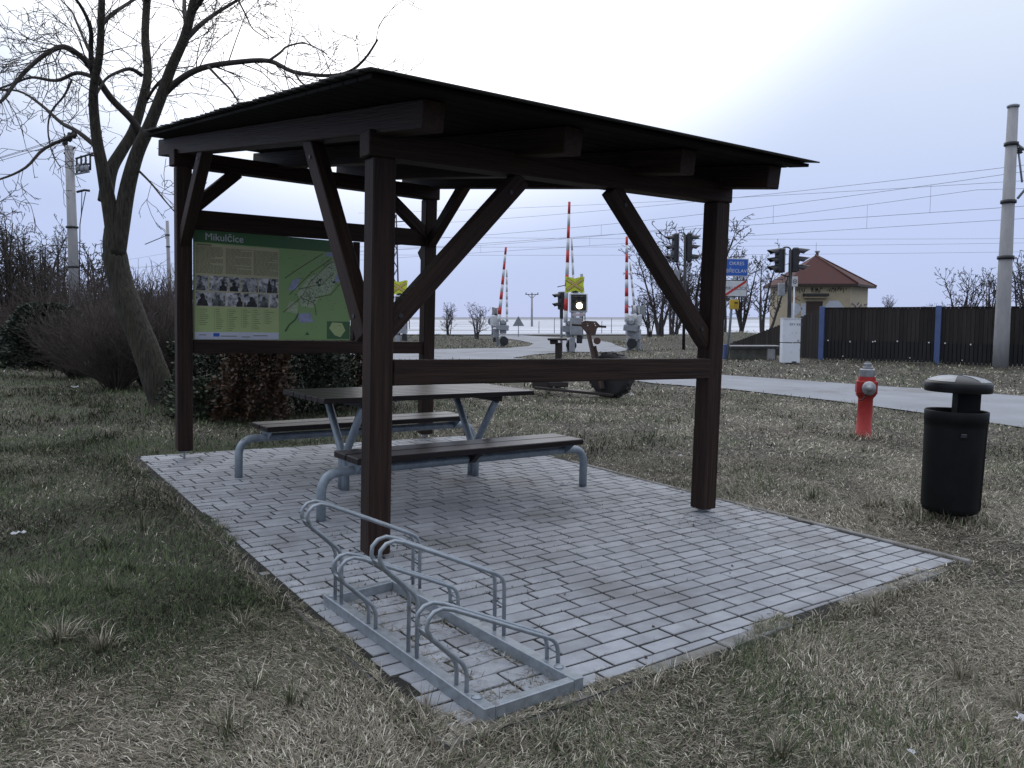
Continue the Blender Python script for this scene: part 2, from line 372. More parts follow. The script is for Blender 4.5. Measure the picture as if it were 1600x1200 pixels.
near_e = [(1900, 712), (1750, 690), (1600, 667), (1450, 645), (1300, 625), (1140, 607), (1020, 598), (920, 584), (830, 567), (760, 562.5), (690, 561.5), (560, 561), (420, 561)]
far_e = [(1950, 648), (1750, 631), (1600, 618), (1450, 607), (1300, 597), (1140, 586), (1040, 577), (950, 568), (870, 563), (800, 559)]
cross_e = [(830, 554), (880, 550), (965, 549.5), (985, 546), (962, 539), (935, 530.5), (882, 527.5), (845, 525.5), (787, 521.5), (755, 521), (780, 527), (812, 531.5), (834, 537), (826, 540.5), (796, 543), (740, 544), (680, 545), (560, 546), (420, 546)]
ROADP = [gp(*q).xy for q in near_e[::-1]]                     # left -> right along the near edge
poly = ROADP + [gp(*q).xy for q in far_e] + [gp(*q).xy for q in cross_e]
ROADPOLY = [(p.x, p.y) for p in poly]
road = sheet('road', ROADPOLY, ASPH, -0.008, 1.5)
# ---- the snow-covered fields beyond the crossing; the farther one carries painted haze
bm = bmesh.new(); q = [bm.verts.new(p) for p in ((-160, 66, 0.06), (170, 66, 0.06), (600, 420, 0.06), (-600, 420, 0.06))]; bm.faces.new(q)
struct('snowy_field', bm_mesh(bm), SNOW)
bm = bmesh.new(); q = [bm.verts.new(p) for p in ((-600, 420.5, 0.07), (600, 420.5, 0.07), (1450, 2600, 0.07), (-1450, 2600, 0.07))]; bm.faces.new(q)
struct('field', bm_mesh(bm), mat('haze_tinted_field', (0.34, 0.36, 0.42), 0.9, col2=(0.12, 0.125, 0.14), scale=0.02, stretch=(0.2, 1, 1), detail=7, vec='World', lohi=(0.44, 0.66)))  # partly snowy field; distance haze is put into its blue-grey colour

# ---- paving: bed, kerbs, pavers
bm = bmesh.new(); bm.faces.new([bm.verts.new((x, y, -0.0028)) for x, y in PADP]); paving = struct('paving', bm_mesh(bm), BED, PAD)
def inset_line(a, b, d):
    L = math.hypot(b[0] - a[0], b[1] - a[1]); n = (-(b[1] - a[1]) / L, (b[0] - a[0]) / L); return (n[0], n[1], n[0] * a[0] + n[1] * a[1] + d)
HP = [inset_line(PADP[i], PADP[(i + 1) % 4], d) for i, d in enumerate((0.068, 0.08, 0.058, 0.02))]   # counter-clockwise: left, front, right, back
def clip(poly, hp):
    o = []
    for i in range(len(poly)):
        a, b = poly[i], poly[(i + 1) % len(poly)]
        da = hp[0] * a[0] + hp[1] * a[1] - hp[2]; db = hp[0] * b[0] + hp[1] * b[1] - hp[2]
        if da >= 0: o.append(a)
        if (da >= 0) != (db >= 0): t = da / (da - db); o.append(seg(a, b, t))
    return o
def area(p): return 0.5 * abs(sum(p[i][0] * p[(i + 1) % len(p)][1] - p[(i + 1) % len(p)][0] * p[i][1] for i in range(len(p))))
PA = R(36.0); e1 = (math.cos(PA), math.sin(PA)); e2 = (-e1[1], e1[0]); PLn, PWd = 0.233, 0.1035
full = prism([(-PLn / 2 + .0068, -PWd / 2 + .0065), (PLn / 2 - .0068, -PWd / 2 + .0065), (PLn / 2 - .0068, PWd / 2 - .0065), (-PLn / 2 + .0068, PWd / 2 - .0065)], -0.05, 0.0, 0.0035); setmat(full, PAVER)
pieces = []
O = PADP[1]
rack_c = Vector((-0.34, 3.57))
for r in range(-2, 62):
    off = (0.5 * ((r // 2) % 2) + (0.25 if (r * 7919) % 11 == 0 else 0)) * PLn
    for k in range(-6, 26):
        a = k * PLn + off; b = r * PWd + 0.02
        cx = O[0] + e1[0] * a + e2[0] * b; cy = O[1] + e1[1] * a + e2[1] * b
        h1, h2 = PLn / 2 - .0068, PWd / 2 - .0065
        quad = [(cx + e1[0] * s * h1 + e2[0] * t * h2, cy + e1[1] * s * h1 + e2[1] * t * h2) for s, t in ((-1, -1), (1, -1), (1, 1), (-1, 1))]
        p = quad
        for hp in HP:
            p = clip(p, hp)
            if len(p) < 3: break
        if len(p) < 3 or area(p) < 0.0022: continue
        pieces.append((math.hypot(cx, cy), cx, cy, p, area(p) > 0.999 * area(quad)))
pieces.sort(key=lambda q: q[0])
rest_v, rest_f = [], []
prnd = random.Random(5)
for i, (d, cx, cy, p, isfull) in enumerate(pieces):
    lift = 0.0006 + prnd.gauss(0, 0.0007); tx, ty = prnd.gauss(0, 0.007), prnd.gauss(0, 0.0035); rz = prnd.gauss(0, 0.006)
    du = (Vector((cx, cy)) - rack_c).dot(Vector(e1)); dv = (Vector((cx, cy)) - rack_c).dot(Vector(e2))
    if abs(du) < 0.27 and abs(dv) < 0.78:      # sunk, shifted stones inside the rack
        lift += 0.0012 + prnd.random() * 0.002; tx *= 1.5; rz = prnd.gauss(0, 0.05)
        
    M = Matrix.Translation((cx, cy, lift)) @ Matrix.Rotation(rz, 4, 'Z') @ Matrix.Rotation(tx, 4, 'X') @ Matrix.Rotation(ty, 4, 'Y')
    if isfull: M = M @ Matrix.Rotation(PA, 4, 'Z'); me = full
    else: me = prism([(x - cx, y - cy) for x, y in p], -0.05, 0.0, 0.0035); setmat(me, PAVER)
    if i < 300:
        o = bpy.data.objects.new('paver', me); COL.objects.link(o); o.parent = paving; o.matrix_basis = M
    else:
        bv = [M @ v.co for v in me.vertices]; n0 = len(rest_v); rest_v += [tuple(v) for v in bv]
        rest_f += [tuple(n0 + k for k in f.vertices) for f in me.polygons]
me = bpy.data.meshes.new('far_pavers'); me.from_pydata(rest_v, [], rest_f); me.update()
o = part('pavers', me, PAVER, paving); o['kind'] = 'stuff'
def kerb_run(a, b, w, inner, L, top, gap=0.006):
    d = Vector((b[0] - a[0], b[1] - a[1])); T = d.length; d.normalize(); n = Vector((-d.y, d.x)); s = 0.0
    while s < T - 0.1:
        e = min(T, s + L); c = Vector(a) + d * ((s + e) / 2) + n * inner
        M = Matrix.Translation((c.x, c.y, top + prnd.gauss(0, 0.004))) @ Matrix.Rotation(math.atan2(d.y, d.x) + prnd.gauss(0, 0.004), 4, 'Z') @ Matrix.Rotation(prnd.gauss(0, 0.006), 4, 'Y')
        o = bpy.data.objects.new('kerb_stone', box((0, 0, -0.05), (e - s - gap, w, 0.1), 0.006)); setmat(o.data, KERB); COL.objects.link(o); o.parent = paving; o.matrix_basis = M
        s = e
kerb_run(PADP[0], PADP[1], 0.062, 0.033, 0.42, -0.010); kerb_run(PADP[1], PADP[2], 0.075, 0.038, 0.5, -0.001); kerb_run(PADP[2], PADP[3], 0.05, 0.026, 1.0, 0.006)

# ================================================================== SHELTER
Lp, Np, Rp, Bp = Vector((-3.159, 7.896)), Vector((-0.820, 4.857)), Vector((1.465, 6.261)), Vector((-1.027, 9.686))
Ud = (Rp - Np).normalized(); VL = (Lp - Np).normalized(); VR = (Bp - Rp).normalized()
def v3(p, z): return Vector((p[0], p[1], z))
A_ = np.array([[p.x, p.y, 1] for p in (Np, Rp, Lp, Bp)]); PCo = np.linalg.lstsq(A_, np.array([2.452, 2.452, 2.885, 2.885]), rcond=None)[0]
def zr(p, dz=0): return PCo[0] * p[0] + PCo[1] * p[1] + PCo[2] + dz      # underside of the rafters
RN = Vector((-PCo[0], -PCo[1], 1)).normalized()
sb = v3((Np + Bp) / 2, 0)
sh = thing('picnic_shelter', 'dark brown timber picnic shelter with low sloping roof over grey paving', 'shelter', sb, 0, PAD)
up_u = (Ud.x, Ud.y, 0)
for P, z0, z1, lab in ((Np, 0.022, 2.335, None), (Rp, 0.03, 2.335, None), (Lp, 0.085, 2.765, None), (Bp, 0.05, 2.765, None)):
    p = bar('post', v3(P, z0), v3(P, z1), 0.14, 0.14, WOOD, sh, sb, up_u, 0.008)
    part('post_anchor', tube([v3(P, -0.05) - sb, v3(P, z0 + 0.02) - sb], 0.011, 8), GALV, p)
    part('base_plate', box(v3(P, z0 - 0.006) - sb, (0.1, 0.1, 0.008), 0, None), GALV, p)
b1 = bar('beam', v3(Np - Ud * 0.10, 2.408), v3(Rp + Ud * 0.085, 2.408), 0.15, 0.145, WOOD, sh, sb)
b2 = bar('beam', v3(Lp - Ud * 0.10, 2.838), v3(Bp + Ud * 0.09, 2.838), 0.15, 0.145, WOOD, sh, sb)
for t in (0.0, 0.343, 0.69, 1.0):
    nr_ = (Np - VL * 0.57).lerp(Rp - VR * 0.50, t); fr_ = (Lp + VL * 0.58).lerp(Bp + VR * 0.55, t)
    bar('rafter', v3(nr_, zr(nr_, 0.078)), v3(fr_, zr(fr_, 0.078)), 0.135, 0.156, WOOD, sh, sb, RN)
# braces: (plane, lower end, upper end) read off the photograph
for a, b, lo, hi in ((Np, Lp, (574, 528), (488, 219)), (Np, Rp, (598, 519), (812, 280)), (Np, Rp, (1103, 536), (954, 295)), (Lp, Np, (286, 386), (322, 232)),
                     (Lp, Bp, (294, 331), (370, 270)), (Lp, Bp, (664, 366), (596, 296)), (Bp, Rp, (660, 401), (729, 285))):
    P0, P1 = pv(a, b, *lo), pv(a, b, *hi); br = bar('brace', P0, P1, 0.10, 0.115, WOOD, sh, sb)
    for f in (0.10, 0.90):                     # bolt heads through both ends of the brace
        part('bolt', lathe([(0.014, -0.056), (0.014, -0.052), (0.008, -0.0515), (0.008, 0.0515), (0.014, 0.052), (0.014, 0.056)], 10, False), DARKM, br, PM[br.name] @ Matrix.Translation(((f - 0.5) * (P1 - P0).length, 0, 0)) @ Matrix.Rotation(R(90), 4, 'X'))
nU = Vector((Ud.y, -Ud.x)) * 0.04
bar('rail', v3(Np + Ud * 0.075 + nU, 1.104), v3(Rp + Ud * 0.0 + nU, 1.104), 0.06, 0.15, WOOD, sh, sb)
LBd = (Bp - Lp).normalized(); nB = Vector((LBd.y, -LBd.x))
bar('board_rail', v3(Lp + LBd * 0.07, 2.285), v3(Bp - LBd * 0.07, 2.325), 0.08, 0.185, WOOD, sh, sb)
bar('board_rail', v3(Lp + LBd * 0.07, 1.083), v3(Bp - LBd * 0.06, 1.065), 0.08, 0.135, WOOD, sh, sb)
q0 = pv(Lp, Bp, 555, 450); bar('board_stile', v3(q0, 1.15), v3(q0, 2.21), 0.09, 0.07, WOOD, sh, sb, up_u)
# roof: boards across the rafters and shingle courses over them
nl, fl, nrr = Vector((-0.736, 3.942)), Vector((-3.611, 8.104)), Vector((1.995, 5.795)); fr = nrr + (fl - nl) * 1.06
NB = 30
for i in range(NB):
    t0 = (i + 0.5) / NB; a = nl.lerp(fl, t0); b = nrr.lerp(fr, t0)
    a = a + (b - a).normalized() * 0.02; b = b - (b - a).normalized() * 0.02
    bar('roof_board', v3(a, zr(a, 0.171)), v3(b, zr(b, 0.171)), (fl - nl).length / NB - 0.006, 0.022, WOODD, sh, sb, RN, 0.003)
NSG = 36
for i in range(NSG):
    t0 = (i + 0.35) / NSG; a = nl.lerp(fl, t0); b = nrr.lerp(fr, t0); j = prnd.uniform(-0.012, 0.012); x = (b - a).normalized()
    a = a - x * (0.012 + j); b = b + x * (0.015 - j); w = (fl - nl).length / NSG * 1.5
    V3 = v3(b, 0) - v3(a, 0); tl = Matrix.Rotation(R(2.6), 3, V3.normalized())
    bar('shingle_course', v3(a, zr(a, 0.199)), v3(b, zr(b, 0.199)), w, 0.009, ROOFING, sh, sb, tl @ RN, 0.002)

# ---- information board
bTL, bTR, bBL, bBR = pv(Lp, Bp, 302, 356), pv(Lp, Bp, 546, 372), pv(Lp, Bp, 302, 530), pv(Lp, Bp, 546, 532)
ib0 = bBL.copy(); ib0.z = 1.148; bw = (bBR.xy - bBL.xy).length; bh = 1.055
ibM = Matrix.Translation(v3(ib0.xy + nB * 0.0, ib0.z)) @ Matrix((Vector((LBd.x, LBd.y, 0)), Vector((0, 0, 1)), Vector((nB.x, nB.y, 0)))).transposed().to_4x4()
ib = bpy.data.objects.new('information_board', None); COL.objects.link(ib); ib.matrix_world = PAD @ ibM; PM[ib.name] = Matrix()
tag(ib, 'green village map and history board with text columns and small photographs, under shelter roof', 'info board')
def flat(x0, y0, x1, y1, z): return box(((x0 + x1) / 2 * bw, (y0 + y1) / 2 * bh, z / 2), (abs(x1 - x0) * bw, abs(y1 - y0) * bh, z), 0)
GRN = mat('print_green', (0.27, 0.43, 0.16), 0.35, var=0.05, scale=2); DGRN = mat('print_dark_green', (0.055, 0.15, 0.055), 0.35, var=0.06, scale=2)
BEI = mat('print_beige', (0.52, 0.50, 0.30), 0.35, var=0.04); LEG = mat('print_pale_green', (0.46, 0.56, 0.24), 0.35, var=0.04); STRIP = mat('print_white', (0.62, 0.65, 0.76), 0.35, var=0.04)
TXT = mat('print_text', (0.16, 0.15, 0.08), 0.5, var=0.1); LIL = mat('print_lilac', (0.33, 0.36, 0.52), 0.35, var=0.2, scale=30); VIL = mat('print_village', (0.42, 0.50, 0.32), 0.35, var=0.2, scale=25)
PHO = mat('print_photo', (0.45, 0.45, 0.48), 0.35, col2=(0.012, 0.012, 0.014), scale=24, stretch=(1.2, 0.8, 1), detail=4, lohi=(0.47, 0.56)); BLK = mat('print_dark', (0.03, 0.06, 0.03), 0.4, var=0.1)
pan = part('panel', flat(0, 0, 1, 1, 0.012), GRN, ib)
part('header_band', flat(0, 0.885, 1, 1, 0.0135), DGRN, pan); part('text_block', flat(0.006, 0.30, 0.512, 0.875, 0.0135), BEI, pan)
part('legend_block', flat(0.006, 0.072, 0.512, 0.30, 0.0135), LEG, pan); part('logo_strip', flat(0.006, 0.004, 0.512, 0.072, 0.0135), STRIP, pan)
TM = Matrix.Translation((0.178 * bw, 0.935 * bh, 0.0145)); part('title_lettering', text_mesh('Mikulčice', 0.098), WHITE, pan, TM)
bm = bmesh.new(); pr = random.Random(3)
for c0 in (0.014, 0.185, 0.352):
    y = 0.845 if c0 < 0.1 else 0.84
    while y > 0.605:
        L = 0.155 * (1 if pr.random() > 0.12 else pr.uniform(0.3, 0.8)); x = c0
        while x < c0 + L - 0.004:
            wl = min(pr.uniform(0.008, 0.03), c0 + L - x); box_bm(bm, ((x + wl / 2) * bw, y * bh, 0.0139), (wl * bw, 0.0048, 0.0008)); x += wl + 0.004
        y -= 0.0098
box_bm(bm, (0.06 * bw, 0.862 * bh, 0.0139), (0.085 * bw, 0.011, 0.0008))
for c0, n in ((0.02, 9), (0.115, 11), (0.19, 12), (0.275, 10), (0.34, 11), (0.415, 8)):
    for k in range(n):
        wl = pr.uniform(0.02, 0.055); box_bm(bm, ((c0 + 0.012 + wl / 2) * bw, (0.28 - k * 0.0175) * bh, 0.0139), (wl * bw, 0.0045, 0.0008)); box_bm(bm, ((c0 + 0.004) * bw, (0.28 - k * 0.0175) * bh, 0.0139), (0.006, 0.006, 0.0008))
for x0, x1, y0 in ((0.03, 0.07, 0.045), (0.155, 0.25, 0.035), (0.28, 0.33, 0.028), (0.35, 0.44, 0.04), (0.82, 0.92, 0.93), (0.84, 0.94, 0.905)):
    box_bm(bm, ((x0 + x1) / 2 * bw, y0 * bh, 0.0144), ((x1 - x0) * bw, 0.007, 0.001))
part('print_lines', bm_mesh(bm), TXT, pan)['kind'] = 'stuff'
part('flag_mark', flat(0.112, 0.03, 0.148, 0.062, 0.0142), BLUES, pan)
PHG = [mat('print_photo_%d' % i, (g, g, g * 1.04), 0.35, col2=(0.03, 0.03, 0.032), scale=17, detail=5, lohi=(0.38, 0.56)) for i, g in enumerate((0.62, 0.52, 0.70))]; FIG = [mat('print_figure_%d' % i, (g, g, g), 0.4, col2=(g * 0.3, g * 0.3, g * 0.3), scale=24, lohi=(0.42, 0.6)) for i, g in enumerate((0.04, 0.16, 0.5))]
k = 0
for y0, y1, row in ((0.45, 0.585, ((0.014, 0.08), (0.09, 0.20), (0.206, 0.268), (0.274, 0.38), (0.386, 0.507))), (0.31, 0.438, ((0.014, 0.098), (0.103, 0.18), (0.186, 0.286), (0.292, 0.375), (0.381, 0.444), (0.45, 0.507)))):
    for a, b in row:
        k += 1; ph = part('photograph', flat(a, y0, b, y1, 0.0145), PHG[k % 3], pan); n = 1 if b - a < 0.085 else 2 + k % 2
        for j in range(n):
            cx = (a + (b - a) * (j + 0.5 + pr.uniform(-.15, .15)) / n) * bw; W_ = min((b - a) * bw / n * 0.42, 0.055); yb = y0 * bh; H_ = (y1 - y0) * bh * pr.uniform(0.6, 0.92); hr = W_ * 0.45
            body = [(max(cx - W_, a * bw + .001), yb + .001), (min(cx + W_, b * bw - .001), yb + .001), (min(cx + W_ * pr.uniform(.7, 1), b * bw - .001), yb + H_ * 0.45), (cx + hr * .8, yb + H_ * 0.62), (cx + hr, yb + H_ * 0.78), (cx + hr * .4, yb + H_), (cx - hr * .5, yb + H_), (cx - hr, yb + H_ * 0.8), (cx - hr * .7, yb + H_ * 0.62), (max(cx - W_ * pr.uniform(.7, 1), a * bw + .001), yb + H_ * 0.42)]
            part('photo_figure', prism(body, 0.0140, 0.0149 + 0.0002 * j), FIG[(k + j) % 3], ph)
def blob(name, pts, m, z): part(name, prism([(x * bw, y * bh) for x, y in pts], 0.010, z), m, pan)
blob('map_village', [(0.63, 0.46), (0.70, 0.60), (0.80, 0.70), (0.90, 0.85), (0.97, 0.78), (0.90, 0.62), (0.86, 0.48), (0.78, 0.44), (0.74, 0.32), (0.66, 0.33)], VIL, 0.0136)
blob('map_field', [(0.56, 0.28), (0.58, 0.38), (0.64, 0.36), (0.63, 0.26)], VIL, 0.0136)
for k, q in enumerate(([(0.57, 0.48), (0.60, 0.58), (0.65, 0.62), (0.63, 0.50)], [(0.63, 0.26), (0.65, 0.17), (0.74, 0.18), (0.72, 0.27)], [(0.87, 0.58), (0.90, 0.66), (0.95, 0.70), (0.93, 0.60)], [(0.82, 0.84), (0.83, 0.88), (0.90, 0.885), (0.89, 0.84)])): blob('map_plot', q, LIL, 0.0139)
bm = bmesh.new()
for q in ([(0.54, 0.27), (0.66, 0.42), (0.72, 0.58), (0.84, 0.76), (0.98, 0.88)], [(0.55, 0.60), (0.66, 0.72), (0.80, 0.86)], [(0.66, 0.42), (0.75, 0.36), (0.76, 0.25)], [(0.75, 0.42), (0.86, 0.46), (0.94, 0.60)], [(0.64, 0.50), (0.80, 0.56), (0.88, 0.68)], [(0.58, 0.44), (0.72, 0.66), (0.86, 0.82)], [(0.70, 0.34), (0.72, 0.48)]):
    tube_bm(bm, [(x * bw, y * bh, 0.0135) for x, y in q], 0.0032, 4)
part('map_roads', bm_mesh(bm), TXT, pan)['kind'] = 'stuff'
bm = bmesh.new()
for i in range(260):
    u_, v_ = pr.random(), pr.gauss(0, 0.045); x = 0.64 + 0.30 * u_ + v_ * 0.8; y = 0.38 + 0.42 * u_ ** 1.2 - v_; box_bm(bm, (x * bw, y * bh, 0.0138), (pr.uniform(.006, .014), pr.uniform(.006, .012), 0.0007), None)
for i in range(40): box_bm(bm, (pr.uniform(.56, .97) * bw, pr.uniform(.15, .85) * bh, 0.0138), (pr.uniform(.02, .05), 0.003, 0.0007))
part('map_blocks', bm_mesh(bm), mat('print_blocks', (0.13, 0.17, 0.10), 0.4, var=0.5, scale=30), pan)['kind'] = 'stuff'
bm = bmesh.new(); tube_bm(bm, [(x * bw, y * bh, 0.0125) for x, y in ((0.555, 0.085), (0.58, 0.15), (0.62, 0.20), (0.64, 0.26))], 0.008, 5); part('map_stream', bm_mesh(bm), DGRN, pan)
for x, y in ((0.757, 0.56), (0.775, 0.585), (0.77, 0.535), (0.87, 0.57)): blob('map_building', [(x, y), (x + 0.018, y + 0.008), (x + 0.018, y + 0.03), (x, y + 0.022)], BLK, 0.0142)
part('inset_map', flat(0.835, 0.012, 0.995, 0.19, 0.0136), DGRN, pan); blob('inset_island', [(0.85, 0.12), (0.87, 0.18), (0.94, 0.175), (0.965, 0.10), (0.93, 0.03), (0.89, 0.05)], LEG, 0.0141)
blob('north_arrow', [(0.685, 0.05), (0.70, 0.085), (0.715, 0.05)], DGRN, 0.0141)

# ================================================================== TABLE AND BENCHES
AX = R(36.6)
def make_bench(label, cx, cy):
    b = thing('bench', label, 'bench', (cx, cy, 0), AX, PAD)
    hl = 1.03
    part('frame_tube', tube(bend([(-hl - 0.18, 0, -0.05), (-hl - 0.18, 0, 0.335), (hl + 0.18, 0, 0.335), (hl + 0.18, 0, -0.05)], 0.15, 8), 0.034, 14), GALVT, b)
    for s, w in ((-1, 0.19), (1, 0.19)):
        part('seat_plank', box((0, 0, 0), (2 * hl, w, 0.046), 0.006), PLANK, b, Matrix.Translation((0, s * 0.101, 0.428)))
    for x in (-hl + 0.06, 0.0, hl - 0.06):
        bm = bmesh.new(); vs = [bm.verts.new(q) for q in ((x, -0.15, 0.404), (x, 0.15, 0.404), (x, 0.035, 0.31), (x, -0.035, 0.31))]
        f = bm.faces.new(vs); r = bmesh.ops.extrude_face_region(bm, geom=[f]); bmesh.ops.translate(bm, vec=(0.05 if x == 0 else 0.008, 0, 0), verts=[v for v in r['geom'] if isinstance(v, bmesh.types.BMVert)])
        part('seat_bracket', bm_mesh(bm), PLANK if x == 0 else GALVT, b)
    return b
make_bench('dark plank bench on bent steel tube, nearest the bike rack, in front of the table', -0.357, 6.381)
make_bench('dark plank bench on bent steel tube behind the table, below the map board', -1.395, 7.80)
tb = thing('picnic_table', 'dark slatted picnic table on V-shaped galvanised legs under the shelter', 'table', (-0.87, 7.09, 0), AX, PAD)
for k in range(7): part('tabletop_plank', box((0, 0, 0), (2.0 + (0.004 if k % 2 else 0), 0.112, 0.04), 0.005), PLANK, tb, Matrix.Translation((0, (k - 3) * 0.119, 0.78)))
for x in (-0.64, 0.64):
    part('cleat', box((x, 0, 0.735), (0.07, 0.76, 0.045), 0.005), PLANK, tb)
    for s in (-1, 1):
        part('leg', tube(bend([(x, s * 0.036, -0.05), (x, s * 0.036, 0.30), (x, s * 0.33, 0.715)], 0.07, 4), 0.032, 12), GALVT, tb)

# ================================================================== BIKE RACK
rkL, rkN, rkR, rkB = Vector((-0.937, 4.005)), Vector((-0.099, 2.846)), Vector((0.280, 3.142)), Vector((-0.614, 4.304))
rb = v3((rkL + rkR) / 2, 0)
rk = thing('bicycle_rack', 'galvanised steel bicycle rack with four looped holders beside the paved corner', 'bike rack', rb, 0, PAD)
uR = ((rkR - rkN) + (rkB - rkL)).normalized(); vR = ((rkL - rkN) + (rkB - rkR)).normalized()
for nm, a, b in (('rail', rkN + uR * 0.025, rkL + uR * 0.025), ('rail', rkR - uR * 0.025, rkB - uR * 0.025)):
    bar(nm, v3(a, 0.027), v3(b, 0.027), 0.05, 0.054, GALV, rk, rb, bev=0.003)
for a, b in ((rkN, rkR), (rkL, rkB)):
    s = 1 if a is rkN else -1
    bar('end_rail', v3(a + uR * 0.051 + vR * 0.02 * s, 0.026), v3(b - uR * 0.051 + vR * 0.02 * s, 0.026), 0.04, 0.05, GALV, rk, rb, bev=0.003)
holders = [((-0.863, 3.935), (-0.514, 4.208), 0), ((-0.649, 3.636), (-0.296, 3.906), 1), ((-0.432, 3.334), (-0.076, 3.600), 0), ((-0.213, 3.040), (0.143, 3.300), 1)]
for (fx, fy), (bx, by), low in holders:
    f = Vector((fx, fy)); b = Vector((bx, by)); D = (b - f).normalized(); off = Vector((0.042, -0.060)); dz = -0.162 if low else 0
    prof = [(0, 0.05)] + ([(0, 0.31 + dz)] if True else []) + [(-0.115, 0.418 + dz), (-0.155, 0.452 + dz), (-0.176, 0.490 + dz), (-0.172, 0.525 + dz), (-0.148, 0.548 + dz), (-0.112, 0.556 + dz), (-0.066, 0.542 + dz), (0.0, 0.513 + dz), (0.435, 0.318 + dz), (0.440, 0.05)]
    for k in (0, 1):
        pts = [v3(f + off * k + D * s, z) - rb for s, z in prof]
        path = bend(pts[:3], 0.045, 4)[:-1] + pts[3:10] if False else None
        path = bend(pts[:3], 0.045, 5) + pts[3:9] + bend(pts[9:], 0.05, 5)
        part('hoop_tube', tube(path, 0.0088, 10), GALV, rk)
    z = 0.19 if not low else 0.105
    for p in ((b, z),): part('tie', tube([v3(p[0], p[1]) - rb, v3(p[0] + off, p[1]) - rb], 0.006, 6), GALV, rk)
    p = f - D * 0.172; part('tie', tube([v3(p, 0.475 + dz) - rb, v3(p + off, 0.475 + dz) - rb], 0.006, 6), GALV, rk)
for c in (rkN + uR * 0.028 + vR * 0.09, rkR - uR * 0.028 + vR * 0.12, rkL + uR * 0.028 - vR * 0.05, rkB - uR * 0.028 - vR * 0.05):
    part('anchor_bolt', lathe([(0.02, 0), (0.02, 0.004), (0.011, 0.005), (0.011, 0.013)], 10), GALV, rk, Matrix.Translation(v3(c, 0.0545) - rb))

# ================================================================== HYDRANT AND BIN
hb = pl(1349, 680)
hy = thing('fire_hydrant', 'red pillar fire hydrant with aluminium cap and side outlet on the dry lawn', 'hydrant', hb, 0, PAD)
part('pillar', lathe([(0.125, -0.1), (0.125, 0.02), (0.108, 0.03), (0.104, 0.50), (0.112, 0.52), (0.135, 0.545), (0.135, 0.56)], 24), REDP, hy)
bm = bmesh.new(); box_bm(bm, (0, 0, 0.68), (0.27, 0.27, 0.24), bev=0.0)
for v in bm.verts:
    if v.co.z > 0.7: v.co.x *= 0.80; v.co.y *= 0.80; v.co.z += 0.0
    if v.co.z < 0.6: v.co.x *= 0.95; v.co.y *= 0.95
box_bm(bm, (0, 0, 0.66), (0.285, 0.285, 0.17), bev=0.008)
part('head', bm_mesh(bm), REDP, hy, Matrix.Rotation(R(-18), 4, 'Z'))
part('flange', lathe([(0.138, 0.548), (0.142, 0.552), (0.142, 0.572), (0.138, 0.576)], 24), REDP, hy)
part('cap', lathe([(0.112, 0.80), (0.115, 0.81), (0.115, 0.895), (0.105, 0.905), (0.075, 0.907), (0.075, 0.93), (0.066, 0.935)], 8, False), ALU, hy)
part('spindle', lathe([(0.062, 0.93), (0.062, 0.975), (0.045, 0.985), (0.045, 1.0)], 6, False), ALU, hy)
MO = Matrix.Translation((-0.03, -0.15, 0.655)) @ Matrix.Rotation(R(-18), 4, 'Z') @ Matrix.Rotation(R(90), 4, 'X')
oc = part('outlet_cap', lathe([(0.07, -0.02), (0.07, 0.02), (0.096, 0.03), (0.096, 0.075), (0.075, 0.095), (0.03, 0.10), (0.026, 0.12), (0.012, 0.122)], 20), ALU, hy, MO)
part('cap_chain', tube([(-0.06, -0.17, 0.565), (-0.10, -0.19, 0.54), (-0.12, -0.17, 0.50), (-0.155, -0.15, 0.485)], 0.008, 6), DARKM, hy)
for a in (20, 110, 200, 290): part('flange_bolt', lathe([(0.012, 0.57), (0.012, 0.588)], 6, False), ALU, hy, Matrix.Translation((0.125 * math.cos(R(a)), 0.125 * math.sin(R(a)), 0)))
hy.scale = (0.9, 0.9, 0.98)
bb = pl(1483, 808)
wb = thing('litter_bin', 'tall black round litter bin with domed lid on an offset column', 'litter bin', bb, 0, PAD)
part('body', lathe([(0.19, 0.045), (0.225, 0.06), (0.236, 0.10), (0.250, 0.70), (0.252, 0.745), (0.2555, 0.747), (0.2555, 0.825), (0.250, 0.831), (0.243, 0.825), (0.238, 0.60), (0.20, 0.35)], 40), BLACKP, wb)
part('column', box((0.13, 0.09, 0.88), (0.205, 0.12, 0.31), 0.012), BLACKP, wb)
part('lid', lathe([(0.20, 0.945), (0.262, 0.938), (0.268, 0.941), (0.270, 1.003), (0.262, 1.012), (0.24, 1.026), (0.19, 1.043), (0.12, 1.055), (0.05, 1.060), (0.02, 1.060)], 44), BLACKM, wb, Matrix.Translation((0, 0, 0.035)))
def dome_patch(a0, a1, r0, r1, dz=0.003):
    prof = [(0.262, 1.012), (0.24, 1.026), (0.19, 1.043), (0.12, 1.055), (0.05, 1.060)]
    def zz(r):
        for (ra, za), (rb_, zb) in zip(prof, prof[1:]):
            if rb_ <= r <= ra: return za + (zb - za) * (ra - r) / (ra - rb_)
        return 1.060
    bm = bmesh.new(); rs = [r0 + (r1 - r0) * i / 5 for i in range(6)]; ass = [a0 + (a1 - a0) * i / 10 for i in range(11)]
    g = [[bm.verts.new((r * math.cos(R(a)), r * math.sin(R(a)), zz(r) + dz)) for a in ass] for r in rs]
    for i in range(5):
        for j in range(10): bm.faces.new((g[i][j], g[i][j + 1], g[i + 1][j + 1], g[i + 1][j]))
    return bm_mesh(bm, smooth_=True)
LIDP = mat('lid_sheen_paint', (0.22, 0.23, 0.25), 0.35, var=0.4, scale=9)  # light segments of the lid: its reflection put into a pale colour
